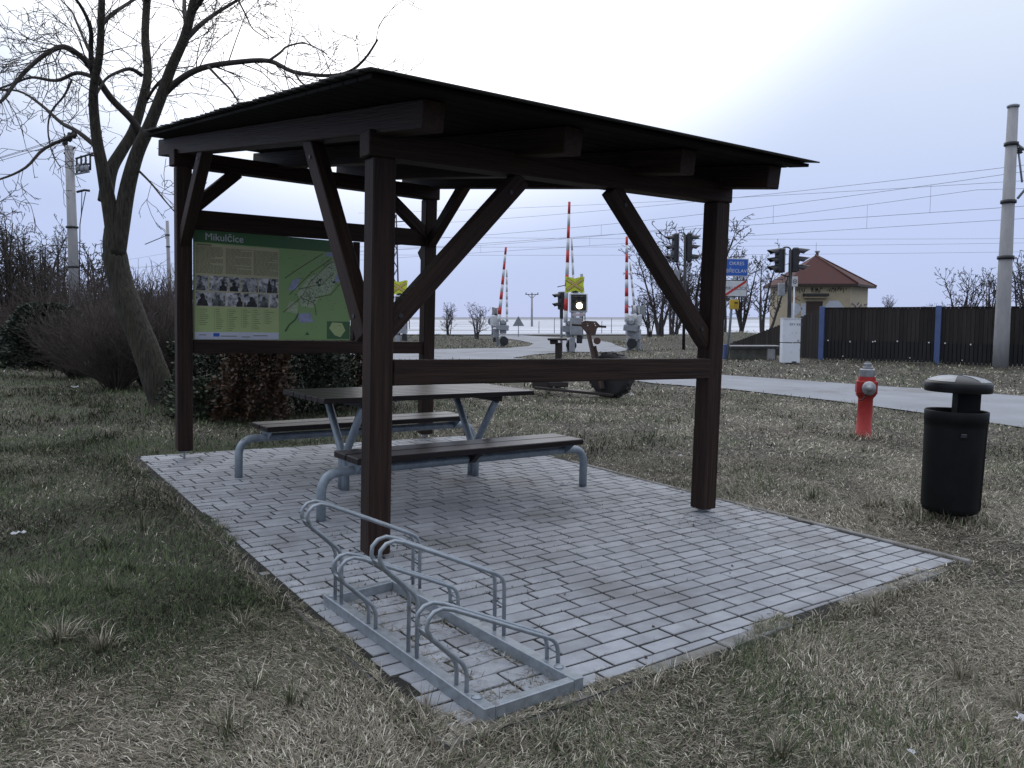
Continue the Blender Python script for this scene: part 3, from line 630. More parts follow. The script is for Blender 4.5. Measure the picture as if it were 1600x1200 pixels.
part('lid_sheen_panel', dome_patch(-75, 80, 0.03, 0.252), LIDP, wb, Matrix.Translation((0, 0, 0.035)), label='pale panel on the bin lid, reflection painted in'); part('lid_sheen_panel', dome_patch(130, 235, 0.05, 0.25), LIDP, wb, Matrix.Translation((0, 0, 0.035)))
part('lock', box((-0.06, -0.249, 0.66), (0.05, 0.02, 0.03), 0.004), DARKM, wb); part('seam', tube([(0.17, -0.172, 0.08), (0.178, -0.181, 0.72)], 0.004, 5), BLACKM, wb)
part('ground_post', tube([(0, 0, -0.1), (0, 0, 0.1)], 0.04, 10), DARKM, wb); wb.scale = (0.87, 0.87, 1)
# ================================================================== WOODEN MOTORCYCLE
m0 = gp(905, 618); MS = m0.y / FPX                # metres per pixel there
def mp_(x, y, dy=0.0): q = at(x, y, m0.y); return Vector((q.x - m0.x, dy, q.z - m0.z))
mo = thing('wooden_motorcycle', 'brown wooden play motorcycle with headlamp face and tyre wheel on the lawn', 'play motorcycle', m0)
DKW = mat('dark_play_timber', (0.030, 0.022, 0.020), 0.6, var=0.35, scale=4, bump=0.2); BRW = mat('brown_play_timber', (0.072, 0.040, 0.031), 0.55, var=0.25, scale=4, bump=0.2)
def wbox(name, x0, y0, x1, y1, w, m, dy=0, par=None, bev=0.01):
    a = mp_(x0, y0, dy); b = mp_(x1, y1, dy); return part(name, box((0, 0, 0), (abs(b.x - a.x), w, abs(b.z - a.z)), bev), m, par or mo, Matrix.Translation((a + b) / 2))
bar('base_plank', mp_(836, 606, 0.1), mp_(958, 616, -0.12), 0.26, 0.05, DKW, mo)
wbox('wheel_block', 832, 596, 864, 607, 0.34, DKW, 0.25); wbox('wheel_block', 858, 597, 888, 605, 0.2, DKW, 0.12)
wbox('seat_post', 868, 536, 878, 606, 0.12, DKW, 0.12)
se = wbox('seat', 856, 528.5, 886, 532, 0.30, DKW, 0.12); wbox('seat_support', 860, 532, 872, 538, 0.2, DKW, 0.12)
for dy in (-0.10, 0.08):
    bar('fork_plank', mp_(918, 515, dy), mp_(938, 606, dy), 0.05, 0.22, BRW if dy < 0 else DKW, mo, up=(0, 1, 0))
bar('fork_plank', mp_(928, 540, -0.16), mp_(941, 606, -0.16), 0.05, 0.10, DKW, mo, up=(0, 1, 0))
fp = [(907, 503), (912, 501), (930, 502), (936, 508), (931, 514), (929, 522), (917, 522), (907, 510)]
fm = prism([(mp_(x, y).x - mp_(919, 512).x, mp_(x, y).z - mp_(919, 512).z) for x, y in fp], -0.03, 0.03)
face = part('face_plate', fm, BRW, mo, Matrix.Translation(mp_(919, 512, -0.17)) @ Matrix.Rotation(R(90), 4, 'X') @ Matrix.Rotation(R(14), 4, 'Y'))
EYE = mat('glossy_white', (0.8, 0.8, 0.82), 0.3, var=0.02)
for x in (916, 928):
    for d in (-1.5, 1.5): part('reflector', lathe([(0.012, 0), (0.010, 0.006)], 10), EYE, face, Matrix.Translation(mp_(x + d * 0.5, 507 + d, -0.205)) @ Matrix.Rotation(R(90), 4, 'X'))
part('handlebar', tube([mp_(893, 507, -0.12), mp_(946, 510.5, -0.12)], 0.022, 8), DKW, mo)
part('headlamp', lathe([(0.062, 0), (0.066, 0.01), (0.066, 0.05), (0.058, 0.06)], 18), BRW, mo, Matrix.Translation(mp_(931, 532, -0.20)) @ Matrix.Rotation(R(90), 4, 'X'))
wc = mp_(955, 586, -0.05)
WM = Matrix.Translation(wc) @ Matrix.Rotation(R(-35), 4, 'Z') @ Matrix.Rotation(R(90), 4, 'X')
wr = 0.43
wh = part('wheel', lathe([(0.20, -0.10), (0.34, -0.12), (wr - 0.02, -0.10), (wr, -0.07), (wr, 0.07), (wr - 0.02, 0.10), (0.34, 0.12), (0.20, 0.10)], 32), RUBBER, mo, WM)
bm = bmesh.new()
for k in range(22):
    a = 2 * math.pi * k / 22
    box_bm(bm, (wr, 0, 0), (0.028, 0.055, 0.19), Matrix.Rotation(a, 4, 'Z') @ Matrix.Rotation(R(18 if k % 2 else -18), 4, 'X'))
part('tread', bm_mesh(bm), RUBBER, wh, WM)
part('rim', lathe([(0.20, -0.06), (0.20, 0.06)], 24), DKW, wh, WM)

# ================================================================== LEVEL CROSSING
def barrier(label, px, py, top, tilt, rz=0.0):
    """machine housing on a pedestal, twin red and white boom raised"""
    b = gp(px, py); h = at(px, top, b.y).z - b.z
    t = thing('barrier', label, 'barrier', b, rz, group='level crossing barriers')
    part('pedestal', box((0, 0, 0.25), (0.26, 0.26, 0.5), 0.02), GREYP, t)
    part('housing', box((0, 0, 0.92), (0.34, 0.5, 0.62), 0.03), GREYP, t)
    part('foot_disc', lathe([(0.22, -0.06), (0.22, 0.06)], 18), DARKM, t, Matrix.Translation((0.05, -0.22, 0.26)) @ Matrix.Rotation(R(90), 4, 'X'))
    part('counterweight', box((-0.12, -0.34, 0.92), (0.62, 0.10, 0.26), 0.02), GREYP, t, Matrix.Rotation(R(6), 4, 'Y'))
    part('hub', lathe([(0.13, 0), (0.13, 0.1), (0.08, 0.16)], 16), GREYP, t, Matrix.Translation((0, -0.28, 1.18)) @ Matrix.Rotation(R(90), 4, 'X'))
    z0 = 1.2; n = 10; dx = math.tan(tilt)
    for s in (-1, 1):
        a0 = Vector((s * 0.20, -0.33, z0)); a1 = Vector((dx * (h - z0) + s * 0.015, -0.33, h))
        boom = part('boom', tube([a0, a0.lerp(a1, 0.02)], 0.05, 8), WHITE, t)
        for k in range(n):
            r0 = (0.088 if s < 0 else 0.062) - 0.036 * k / n
            if s > 0 and k >= n - 3: continue
            part('stripe', tube([a0.lerp(a1, k / n), a0.lerp(a1, (k + 1) / n)], [r0, r0 - 0.003], 8), (REDW if (k % 2 == 1 and s < 0) else WHITE), boom)
    return t
def crossing_signal(label, px, py, hl, front=True, rz=0.0, lit=True):
    b = gp(px, py); t = thing('crossing_signal', label, 'rail signal', b, rz, group='level crossing signals')
    part('post', tube([(0, 0, -0.1), (0, 0, 3.0)], 0.06, 10), GREYP, t)
    part('cable_box', box((0.16, 0.05, 1.05), (0.5, 0.4, 0.72), 0.03), GREYP, t); part('cable_box', box((0.30, 0.05, 0.52), (0.22, 0.25, 0.32), 0.02), DARKM, t)
    part('pedestal', box((0, 0, 0.3), (0.22, 0.22, 0.6), 0.02), GREYP, t)
    hb_ = part('lamp_housing', box((0.24, 0, 2.02), (0.74, 0.30, 0.80), 0.05), WHITE, t)
    part('backboard', box((0.24, -0.16, 2.03), (0.62, 0.03, 0.66), 0.02), DARKM, hb_); part('lamp_hood', box((0.24, -0.21, 2.26), (0.5, 0.12, 0.03), 0.005), DARKM, hb_)
    for x, z, on in ((0.11, 2.18, 0), (0.37, 2.18, 0), (0.27, 1.90, 1)):
        part('lamp', lathe([(0.125, 0), (0.125, 0.05), (0.05, 0.062)], 20), (emis('lit_white_lamp', (1, 0.80, 0.55), 9.0) if (on and lit) else DARKM), hb_, Matrix.Translation((x, -0.175, z)) @ Matrix.Rotation(R(90), 4, 'X'))
    part('number_plate', box((0.24, -0.15, 1.53), (0.52, 0.02, 0.13), 0.005), mat('pale_plate', (0.45, 0.40, 0.45), 0.5), t)
    part('bell', lathe([(0.10, 2.43), (0.16, 2.45), (0.10, 2.54), (0.05, 2.60)], 14), DARKM, t, Matrix.Translation((0.12, 0, 0)))
    cm = Matrix.Translation((0.08, -0.10, 2.76))
    bp_ = [(-0.40, -0.31), (-0.30, -0.33), (0, -0.25), (0.30, -0.33), (0.40, -0.31), (0.36, 0), (0.40, 0.31), (0.30, 0.33), (0, 0.25), (-0.30, 0.33), (-0.40, 0.31), (-0.36, 0)]
    yb = part('cross_board', prism(bp_, -0.01, 0.01), YELR, t, cm @ Matrix.Rotation(R(90), 4, 'X'))
    part('backing_plate', prism([(x * 0.99, y * 0.99) for x, y in bp_], -0.02, -0.0105), GREYP, yb, cm @ Matrix.Rotation(R(90), 4, 'X'))
    for a in (34, -34):
        dd = 0.014 + (0.004 if a > 0 else 0)
        part('cross_arm', box((0, 0, 0), (0.80, 0.008, 0.14), 0.002), INK if a > 0 else INK, yb, cm @ Matrix.Translation((0, -dd, 0)) @ Matrix.Rotation(R(a), 4, 'Y'))
        part('cross_inlay', box((0, 0, 0), (0.78, 0.008, 0.105), 0.002), YELR, yb, cm @ Matrix.Translation((0, -dd - 0.007, 0)) @ Matrix.Rotation(R(a), 4, 'Y'))
        part('cross_line', box((0, 0, 0), (0.74, 0.008, 0.045), 0.002), REDW, yb, cm @ Matrix.Translation((0, -dd - 0.013, 0)) @ Matrix.Rotation(R(a), 4, 'Y'))
        part('cross_line', box((0, 0, 0), (0.72, 0.008, 0.014), 0.002), WHITE, yb, cm @ Matrix.Translation((0, -dd - 0.019, 0)) @ Matrix.Rotation(R(a), 4, 'Y'))
    for z in (1.2, 1.75): part('conduit', tube([(0.42, 0, 0.9), (0.42, 0, z + 0.3)], 0.02, 6), DARKM, t, Matrix.Translation((0.0 if z < 1.5 else 0.1, 0, 0)))
    return t
barrier('tall raised red and white barrier nearest the lit white crossing lamp', 890, 549, 317, R(-0.6))
barrier('raised red and white barrier at the left edge of the far road, near bare bushes', 786, 541, 387, R(2.6))
barrier('raised red and white barrier right of the wooden motorcycle, before the trees', 984, 546, 371, R(-3.4))
barrier('red and white barrier mostly hidden behind the near shelter post', 590, 548, 330, R(0))
crossing_signal('crossing signal with glowing white lamp and yellow cross board behind wooden motorcycle', 894, 550, 450)
crossing_signal('crossing signal with yellow cross board half hidden behind shelter post', 622, 545, 440, lit=False)
s3 = crossing_signal('crossing signal seen from behind, dark square board right of the motorcycle', 998, 546, 450, rz=R(155), lit=False)
s4 = crossing_signal('crossing signal seen from behind at the far left barrier', 777, 541, 450, rz=R(200), lit=False)
for t, sc in ((s3, 0.8), (s4, 0.55)): t.scale = (sc, sc, 0.62)
# railway signal head beside the lit lamp
def traffic_head(t, base, rz, n=3, H=0.95, visor=0.32):
    M = Matrix.Translation(base) @ Matrix.Rotation(rz, 4, 'Z')
    hd = part('signal_head', box((0, 0, 0), (0.32, 0.22, H), 0.04), DARKM, t, M)
    for k in range(n):
        z = H / 2 - (k + 0.5) * H / n
        part('lens', lathe([(0.10, 0), (0.10, 0.02), (0.05, 0.03)], 16), DARKM, hd, M @ Matrix.Translation((0, -0.11, z)) @ Matrix.Rotation(R(90), 4, 'X'))
        bm = bmesh.new(); v0 = []; v1 = []
        for i in range(9):
            a = R(-10 + 200 * i / 8); v0.append(bm.verts.new((0.125 * math.cos(a), -0.11, z + 0.125 * math.sin(a)))); v1.append(bm.verts.new((0.125 * math.cos(a), -0.11 - visor * (0.45 + 0.55 * max(0, math.sin(a))), z - 0.04 + 0.115 * math.sin(a))))
        for i in range(8): bm.faces.new((v0[i], v0[i + 1], v1[i + 1], v1[i]))
        part('visor', bm_mesh(bm), DARKM, hd, M)
    return hd
sb2 = gp(877, 549); th = thing('signal_post', 'dark two-lamp signal head on post left of the lit crossing lamp', 'signal', sb2, group='signal posts')
part('post', tube([(0, 0, -0.1), (0, 0, 2.0)], 0.05, 8), GREYP, th); traffic_head(th, (0, 0, 2.12), R(-60), 2, 0.75, 0.35); part('bracket', box((0, 0, 1.62), (0.14, 0.14, 0.5), 0.02), DARKM, th)

# ---- twin traffic lights
def twin_lights(label, px, py, ztop_px, gap, hs):
    b = gp(px, py); t = thing('traffic_light', label, 'traffic light', b, 0, group='twin traffic lights'); h = at(px, ztop_px, b.y).z - b.z
    part('mast', tube([(0, 0, -0.2), (0, 0, h - 0.05)], 0.065, 10), DARKM, t)
    part('arch', tube(bend([(-gap * 0.5, 0, h - 0.05), (-gap * 0.35, 0, h + 0.05), (0.0, 0, h + 0.02), (0.02, 0, h - 0.4)], 0.15, 5), 0.025, 6), DARKM, t)
    part('arm', tube([(-gap * 0.5, 0, h - hs - 0.05), (0, 0, h - hs - 0.15)], 0.025, 6), DARKM, t)
    traffic_head(t, (-gap * 0.58, 0, h - hs / 2), R(-75), 3, hs, 0.36); traffic_head(t, (gap * 0.25, 0, h - hs / 2 + 0.02), R(75), 3, hs, 0.36)
    part('screen', box((-gap * 0.58 + 0.12, 0.02, h - hs / 2), (0.02, 0.42, hs), 0.01), GREYP, t); part('small_box', box((-gap * 0.45, 0, h - hs - 0.55), (0.2, 0.18, 0.42), 0.02), GREYP, t)
    return t
twin_lights('twin traffic lights on dark mast behind the white cabinet', 1231, 566, 388, 0.62, 0.80)
twin_lights('twin traffic lights on grey mast behind the right shelter post', 1068, 546, 365, 0.72, 1.2)
# small white post sign by the cabinet
b = gp(1238, 562); t = thing('small_sign', 'small white sign with black ring beneath the right traffic light', 'sign', b)
h = at(1238, 440, b.y).z - b.z
part('pole', tube([(0, 0, -0.1), (0, 0, h)], 0.028, 8), WHITE, t); pz = part('plate', box((0, -0.04, h), (0.20, 0.02, 0.34), 0.005), WHITE, t)
part('ring_mark', lathe([(0.075, 0), (0.075, 0.003)], 20), INK, pz, Matrix.Translation((0, -0.0505, h)) @ Matrix.Rotation(R(90), 4, 'X'))
part('ring_centre', lathe([(0.052, 0), (0.052, 0.003)], 18), WHITE, pz, Matrix.Translation((0, -0.0545, h)) @ Matrix.Rotation(R(90), 4, 'X'))
part('ring_arrow', box((0, 0, 0), (0.035, 0.003, 0.05)), INK, pz, Matrix.Translation((0, -0.0595, h)) @ Matrix.Rotation(R(45), 4, 'Y'))

# ---- place-name signs on a leaning post
b = gp(1136, 560); D = b.y; k = D / FPX
t = thing('road_sign', 'leaning post with blue district sign and crossed-out white village sign', 'road sign', b)
top = at(1149, 404, D) - b; part('post', tube([(0, 0, -0.2), top + Vector((0, 0, -0.02))], 0.045, 10), GALV, t)
def sign(name, x0, y0, x1, y1, m, edge, txts, size, dy=-0.08):
    a = at(x0, y0, D) - b; c = at(x1, y1, D) - b; ctr = (a + c) / 2; w = abs(c.x - a.x); hh = abs(a.z - c.z)
    M = Matrix.Translation((ctr.x, dy, ctr.z)) @ Matrix.Rotation(R(1.2), 4, 'Y')
    e = part(name, box((0, 0, 0), (w, 0.02, hh), 0.004), edge, t, M); part('sign_face', box((0, -0.012, 0), (w - 0.06, 0.008, hh - 0.06)), m, e, M)
    for s, z, mm in txts: part('lettering', text_mesh(s, size, 0.002), mm, e, M @ Matrix.Translation((0, -0.0185, z)) @ Matrix.Rotation(R(90), 4, 'X'))
    return e, M, w, hh
sign('blue_sign', 1131.5, 404, 1168, 432, BLUES, WHITE, (('OKRES', 0.13, WHITE), ('BŘECLAV', -0.13, WHITE)), 0.175)
e, M, w, hh = sign('village_sign', 1129, 437.5, 1166.5, 464, WHITE, INK, (('MIKULČICE', 0.0, INK),), 0.158)
part('red_stripe', box((0, 0, 0), (math.hypot(w, hh) - 0.14, 0.004, 0.075)), REDW, e, M @ Matrix.Translation((0, -0.0235, 0)) @ Matrix.Rotation(-math.atan2(hh, w), 4, 'Y'))
a = at(1145.5, 476, D) - b; part('yellow_box', box((a.x, -0.12, a.z), (0.31, 0.16, 0.34), 0.02), mat('yellow_case', (0.50, 0.33, 0.03), 0.5, var=0.2), t)
part('box_slot', box((a.x + 0.05, -0.204, a.z + 0.06), (0.12, 0.006, 0.05)), INK, t)
part('blue_marker', box((-0.05, 0.1, 0.22), (0.14, 0.10, 0.55), 0.01), BLUEP, t)

# ---- white cabinet
b = gp(1235.5, 567); kx = b.y / FPX
t = thing('utility_cabinet', 'white two-part plastic utility cabinet in front of the dark plank fence', 'cabinet', b, R(-3))
W = 27.5 * kx; Hc = at(1236, 498, b.y).z - b.z; zs = at(1236, 535.5, b.y).z - b.z
CABW = mat('cabinet_white', (0.74, 0.78, 0.84), 0.55, col2=(0.68, 0.71, 0.77), scale=2.5, spots=(4, 0.68, 0.06, (0.40, 0.42, 0.45)))
part('plinth', box((0, 0.15, zs / 2 - 0.01), (W, 0.32, zs - 0.02), 0.012), CABW, t); cb = part('door_section', box((0, 0.15, (zs + Hc) / 2 + 0.004), (W, 0.34, Hc - zs - 0.008), 0.012), CABW, t)
part('roof_lip', box((0, 0.15, Hc + 0.012), (W + 0.03, 0.38, 0.022), 0.006), CABW, t)
part('lettering', text_mesh('ERY K60', 0.115, 0.001), mat('grey_letter', (0.10, 0.12, 0.18), 0.6), cb, Matrix.Translation((W * 0.23, -0.0225, Hc - 0.19)) @ Matrix.Rotation(R(90), 4, 'X'))
part('lock', lathe([(0.03, 0), (0.03, 0.01)], 12), GREYP, cb, Matrix.Translation((W * 0.37, -0.02, zs + 0.07)) @ Matrix.Rotation(R(90), 4, 'X'))
for dx in (0.02, 0.25): part('rivet', lathe([(0.014, 0), (0.014, 0.006)], 10), GREYP, cb, Matrix.Translation((W * dx, -0.02, zs + 0.32)) @ Matrix.Rotation(R(90), 4, 'X'))
part('vent_slot', box((W * 0.18, -0.012, 0.03), (W * 0.25, 0.02, 0.04)), INK, t)

# ---- low culvert wall with a slab
b0, b1_ = gp(1140, 560), gp(1217, 561)
t = thing('culvert_wall', 'low concrete culvert wall with pale slab on top, left of white cabinet', 'culvert', (b0 + b1_) / 2)
dv_ = (b1_ - b0); ln = dv_.length
part('wall', box((0, 0.2, 0.16), (ln - 0.1, 0.3, 0.42), 0.02), mat('mossy_concrete', (0.12, 0.12, 0.105), 0.95, col2=(0.05, 0.052, 0.042), scale=3, bump=0.5), t); part('slab', box((0, 0.15, 0.445), (ln + 0.05, 0.5, 0.05), 0.012), CONC, t); part('slab', box((0, 0.2, 0.385), (ln, 0.42, 0.05), 0.01), mat('slab_grey', (0.2, 0.2, 0.2), 0.9), t)
part('buttress', box((ln / 2 - 0.25, 0.1, 0.15), (0.28, 0.28, 0.4), 0.02), CONC, t)

# ================================================================== FENCE
f1, f2 = gp(1283.5, 560), gp(1464, 566.5)
fd = (f2 - f1); bay = fd.length; fd.normalize(); FT = 1.45 + 13 / FPX * f1.y            # top height (level)
fn_ = Vector((fd.y, -fd.x, 0)); fa = math.atan2(fd.y, fd.x)
t = thing('plank_fence', 'dark vertical plank fence with blue steel posts along the railway verge', 'fence', f1)
def FM(P): return Matrix.Translation(P - f1) @ Matrix.Rotation(fa, 4, 'Z')
for i in range(0, 4):
    P = f1 + fd * bay * i; P.z = terr(P.x, P.y)
    part('post', box((0, -0.06, (FT - P.z) / 2 + 0.02), (0.17, 0.17, FT - P.z + 0.10), 0.01), BLUEP, t, FM(P))
for i in range(0, 3):
    P = f1 + fd * bay * i; zb = terr(P.x, P.y); bm = bmesh.new(); bl = bmesh.new(); n = int(bay / 0.125)
    for j in range(n):
        x = 0.08 + (j + 0.5) * (bay - 0.16) / n; dz = prnd.uniform(-0.006, 0.006)
        box_bm(bm, (x, prnd.uniform(-0.006, 0.006), (FT - 0.6 - zb) / 2 + 0.62), ((bay - 0.16) / n - 0.008, 0.03, FT - zb - 0.62 + dz))
        box_bm(bl, (x, -0.035 + prnd.uniform(-0.006, 0.006), 0.30), ((bay - 0.16) / n - 0.02, 0.03, 0.68))
    part('plank_panel', bm_mesh(bm), FENCE, t, FM(P))['kind'] = 'stuff'; part('plinth_panel', bm_mesh(bl), FENCED, t, FM(P))['kind'] = 'stuff'
    part('backing', box((bay / 2, 0.03, (FT - zb) / 2), (bay, 0.02, FT - zb - 0.05)), FENCED, t, FM(P)); part('coping', box((bay / 2, 0.0, FT - zb + 0.02), (bay - 0.17, 0.09, 0.03), 0.004), FENCED, t, FM(P))
    for x in (0.06, 0.26, 0.46, 0.48, 0.67, 0.93): part('white_cap', lathe([(0.028, 0), (0.02, 0.012)], 8), EYE, t, FM(P) @ Matrix.Translation((x * bay, -0.055, 0.63 + 0.02 * math.sin(x * 40))) @ Matrix.Rotation(R(90), 4, 'X'))  # small white caps for the row of white dots on the planks
    for x in (0.2, 0.78): part('white_cap', lathe([(0.022, 0), (0.016, 0.012)], 8), EYE, t, FM(P) @ Matrix.Translation((x * bay, -0.055, 0.10)) @ Matrix.Rotation(R(90), 4, 'X'))
# sloping wing of the fence towards the crossing
w0 = gp(1141, 548); wd = (w0 - f1); wl = wd.length; wd.normalize(); bm = bmesh.new(); n = int(wl / 0.15)
for j in range(n):
    s = (j + 0.5) / n; P = f1 + wd * wl * s; zb = terr(P.x, P.y) - f1.z; ht = (FT - f1.z) * (1 - s) + (at(1141, 537, w0.y).z - f1.z) * s
    box_bm(bm, (0, 0, 0), (wl / n - 0.012, 0.03, 1), Matrix.Translation((P.x - f1.x, P.y - f1.y, (zb - 0.1 + ht) / 2)) @ Matrix.Rotation(math.atan2(wd.y, wd.x), 4, 'Z') @ Matrix.Diagonal((1, 1, max(0.05, ht - zb + 0.1), 1)))
part('wing_planks', bm_mesh(bm), FENCE, t)['kind'] = 'stuff'
bar('wing_backing', Vector((0, 0.05, 0.35)) + wd * 0.1, Vector((0, 0.05, 0.15)) + wd * (wl - 0.2), 0.02, 0.5, FENCED, t)

# ================================================================== HOUSE
HD = 60.0; kx = HD / FPX
def hx(x): return (x - 800) * kx
h0 = Vector((hx(1278), HD + 2.6, 0.0))
t = thing('station_house', 'small yellow plaster house with red hipped roof behind the dark fence', 'house', h0)
ze = CAM_H + (495 - 444) * kx; za = CAM_H + (495 - 396) * kx; xl, xr = hx(1226) - h0.x, hx(1327) - h0.x; yd = 5.4; ang = R(0)
xr2 = (1353 - 800) * (HD + 5.0) / FPX - h0.x
wallp = [(xl + 0.2, -2.6), (xr - 0.05, -2.6), (xr2, 2.4), (xl + 0.4, 2.4)]
part('wall', prism(wallp, -0.5, ze + 0.15), PLASTER, t)
rp = [(xl - 0.22, -3.0), (xr + 0.3, -3.0), (566 * (HD + 5.3) / FPX - h0.x, 2.7), (xl - 0.1, 2.7)]
bm = bmesh.new(); lo = [bm.verts.new((x, y, ze - (0.0 if y < 0 else 0.0))) for x, y in rp]; ap = bm.verts.new((hx(1290) - h0.x, 0, za))
for i in range(4): bm.faces.new((lo[i], lo[(i + 1) % 4], ap))
bm.faces.new(lo[::-1]); rf = part('roof', bm_mesh(bm), RTILE, t)
part('eaves_board', prism([(x * 1.0, y) for x, y in rp], ze - 0.16, ze - 0.005), mat('eaves_brown', (0.05, 0.035, 0.03), 0.8), t)
for i in (1, 2): 
    bm = bmesh.new(); tube_bm(bm, [(rp[i][0], rp[i][1], ze + 0.03), (hx(1290) - h0.x, 0, za + 0.03)], 0.07, 6); part('ridge_tile', bm_mesh(bm), mat('ridge_brown', (0.10, 0.05, 0.042), 0.85), rf)
part('chimney', lathe([(0.11, za - 0.5), (0.11, za + 0.22), (0.2, za + 0.24), (0.2, za + 0.32), (0.1, za + 0.36)], 10), GREYP, rf, Matrix.Translation((hx(1294.5) - h0.x, 0.2, 0)))
part('aerial', tube([(hx(1291) - h0.x, 0, za), (hx(1291) - h0.x, 0, za + 0.95)], 0.012, 5), DARKM, rf)
wy = -2.6
def wpx(x, y): return Vector((hx(x) - h0.x, wy, CAM_H + (495 - y) * kx))
a, c = wpx(1257.5, 471), wpx(1283, 500); part('window', box(((a.x + c.x) / 2, wy - 0.02, (a.z + c.z) / 2), (c.x - a.x, 0.06, a.z - c.z)), mat('boarded_window', (0.045, 0.03, 0.025), 0.8), t)
a, c = wpx(1252, 459), wpx(1290, 463); part('window_canopy', box(((a.x + c.x) / 2, wy - 0.2, (a.z + c.z) / 2), (c.x - a.x, 0.4, a.z - c.z), 0.01), mat('canopy_dark', (0.03, 0.03, 0.032), 0.8), t)
a, c = wpx(1253, 463.5), wpx(1289, 466); part('window_canopy', box(((a.x + c.x) / 2, wy - 0.15, (a.z + c.z) / 2), (c.x - a.x, 0.3, a.z - c.z), 0.01), PLASTER, t)
GRF = mat('graffiti_silver', (0.50, 0.54, 0.62), 0.5, var=0.12)
for q in ([(1232, 498), (1232, 474), (1243, 474), (1252, 482), (1242, 494)], [(1250, 500), (1250, 474), (1258, 474), (1270, 477), (1284, 474), (1283, 500)], [(1286, 480), (1294, 470), (1308, 470), (1318, 482), (1318, 500), (1287, 500)]):
    bm = bmesh.new(); vs = [bm.verts.new(wpx(*p) + Vector((0, -0.012, 0))) for p in q]; bm.faces.new(vs); part('graffiti', bm_mesh(bm), GRF, t)
gr = random.Random(9); bm = bmesh.new()
for x0, x1, y0, y1, n in ((1239, 1256, 450, 459, 5), (1264, 1282, 449, 458, 7), (1289, 1320, 449, 457, 10)):
    for i in range(n):
        xa = x0 + (x1 - x0) * i / n; tube_bm(bm, [wpx(xa + gr.uniform(0, 3), gr.uniform(y0, y1)) + Vector((0, -0.012, 0)) for _ in range(4)], 0.022, 4)
part('graffiti_tag', bm_mesh(bm), INK, t)
bm = bmesh.new()
for p, q in (((1236, 464), (1236, 470)), ((1239, 463), (1239, 470)), ((1239, 467), (1246, 463)), ((1240, 466), (1248, 470))): tube_bm(bm, [wpx(*p) + Vector((0, -0.012, 0)), wpx(*q) + Vector((0, -0.012, 0))], 0.02, 4)
part('graffiti_tag', bm_mesh(bm), mat('graffiti_red', (0.35, 0.08, 0.05), 0.7), t)
bm = bmesh.new()
for i in range(9):
    s = i / 9; p0 = Vector((xr - 0.05, -2.6, 0)).lerp(Vector((xr2, 2.4, 0)), s); tube_bm(bm, [p0 + Vector((0.03, -0.03, CAM_H + (495 - gr.uniform(472, 484)) * kx)) + Vector((gr.uniform(0, .3), gr.uniform(0, .5), 0)) for _ in range(3)], 0.03, 4)
part('graffiti_tag', bm_mesh(bm), mat('graffiti_purple', (0.16, 0.13, 0.30), 0.7), t)
# ================================================================== POLES AND OVERHEAD WIRES
b = gp(1563, 572); D = b.y; kx = D / FPX
t = thing('catenary_mast', 'thick grey concrete railway mast in front of the plank fence at far right', 'mast', b)
tp = at(1583, 168, D) - b
part('shaft', tube([(0, 0, -0.2), (0, 0, 0.9), tp], [0.225, 0.22, 0.145], 20), CONC, t); part('cap', lathe([(0.17, 0), (0.18, 0.06), (0.12, 0.09)], 16), GREYP, t, Matrix.Translation(tp))
for y in (224, 313, 400):
    f = (572 - y) / (572 - 168); c = tp * f; r = 0.225 - 0.08 * f; part('clamp', lathe([(r + 0.02, -0.06), (r + 0.05, -0.05), (r + 0.05, 0.05), (r + 0.02, 0.06)], 14), DARKM, t, Matrix.Translation(c))
a1, a2 = at(1590, 226, D) - b, at(1590, 310, D) - b
part('bracket_arm', tube([a1, at(1640, 262, D) - b], 0.04, 8), GREYP, t); part('bracket_arm', tube([a2, at(1640, 250, D) - b], 0.04, 8), GREYP, t); part('bracket_arm', tube([a1, at(1597, 285, D) - b], 0.03, 8), GREYP, t)
part('insulator', lathe([(0.06, 0), (0.10, 0.03), (0.06, 0.06), (0.10, 0.09), (0.06, 0.12), (0.10, 0.15), (0.05, 0.18)], 10), DARKM, t, Matrix.Translation(at(1593, 240, D) - b))
# utility pole at left with switchgear
D = 24.0
def LP(x, y): return at(x, y, D)
b = LP(118, 500); b.z = terr(b.x, b.y)
t = thing('utility_pole', 'concrete utility pole with insulators and switchgear behind the left tree', 'utility pole', b)
tp = LP(108, 228) - b
part('shaft', tube([(0, 0, -0.3), tp], [0.165, 0.115], 14), CONC, t)
for x, y in ((102, 226), (109, 219), (116, 214)): part('insulator', lathe([(0.03, -0.05), (0.06, 0), (0.075, 0.03), (0.075, 0.12), (0.055, 0.16), (0.06, 0.19), (0.03, 0.22)], 10), DARKM, t, Matrix.Translation(LP(x, y) - b))
part('crossarm', tube([LP(100, 240) - b, LP(118, 230) - b], 0.03, 6), DARKM, t)
sw = part('switchgear_frame', tube([LP(118, 272) - b, LP(140, 268) - b], 0.03, 6), GREYP, t)
for p, q in (((118, 248), (147, 239)), ((120, 270), (120, 247)), ((127, 270), (127, 243)), ((134, 268), (134, 245)), ((141, 266), (141, 243)), ((118, 259), (141, 256)), ((141, 243), (147, 243))): part('switch_bar', tube([LP(*p) - b, LP(*q) - b], 0.028, 6), DARKM, sw)
for x in (122, 129, 136): part('insulator', lathe([(0.04, 0), (0.07, 0.03), (0.07, 0.13), (0.04, 0.18)], 8), GREYP, sw, Matrix.Translation(LP(x, 268) - b))
la = part('lamp_arm', tube([LP(120, 300) - b, LP(132, 297) - b, LP(140, 298) - b], 0.035, 8), DARKM, t)
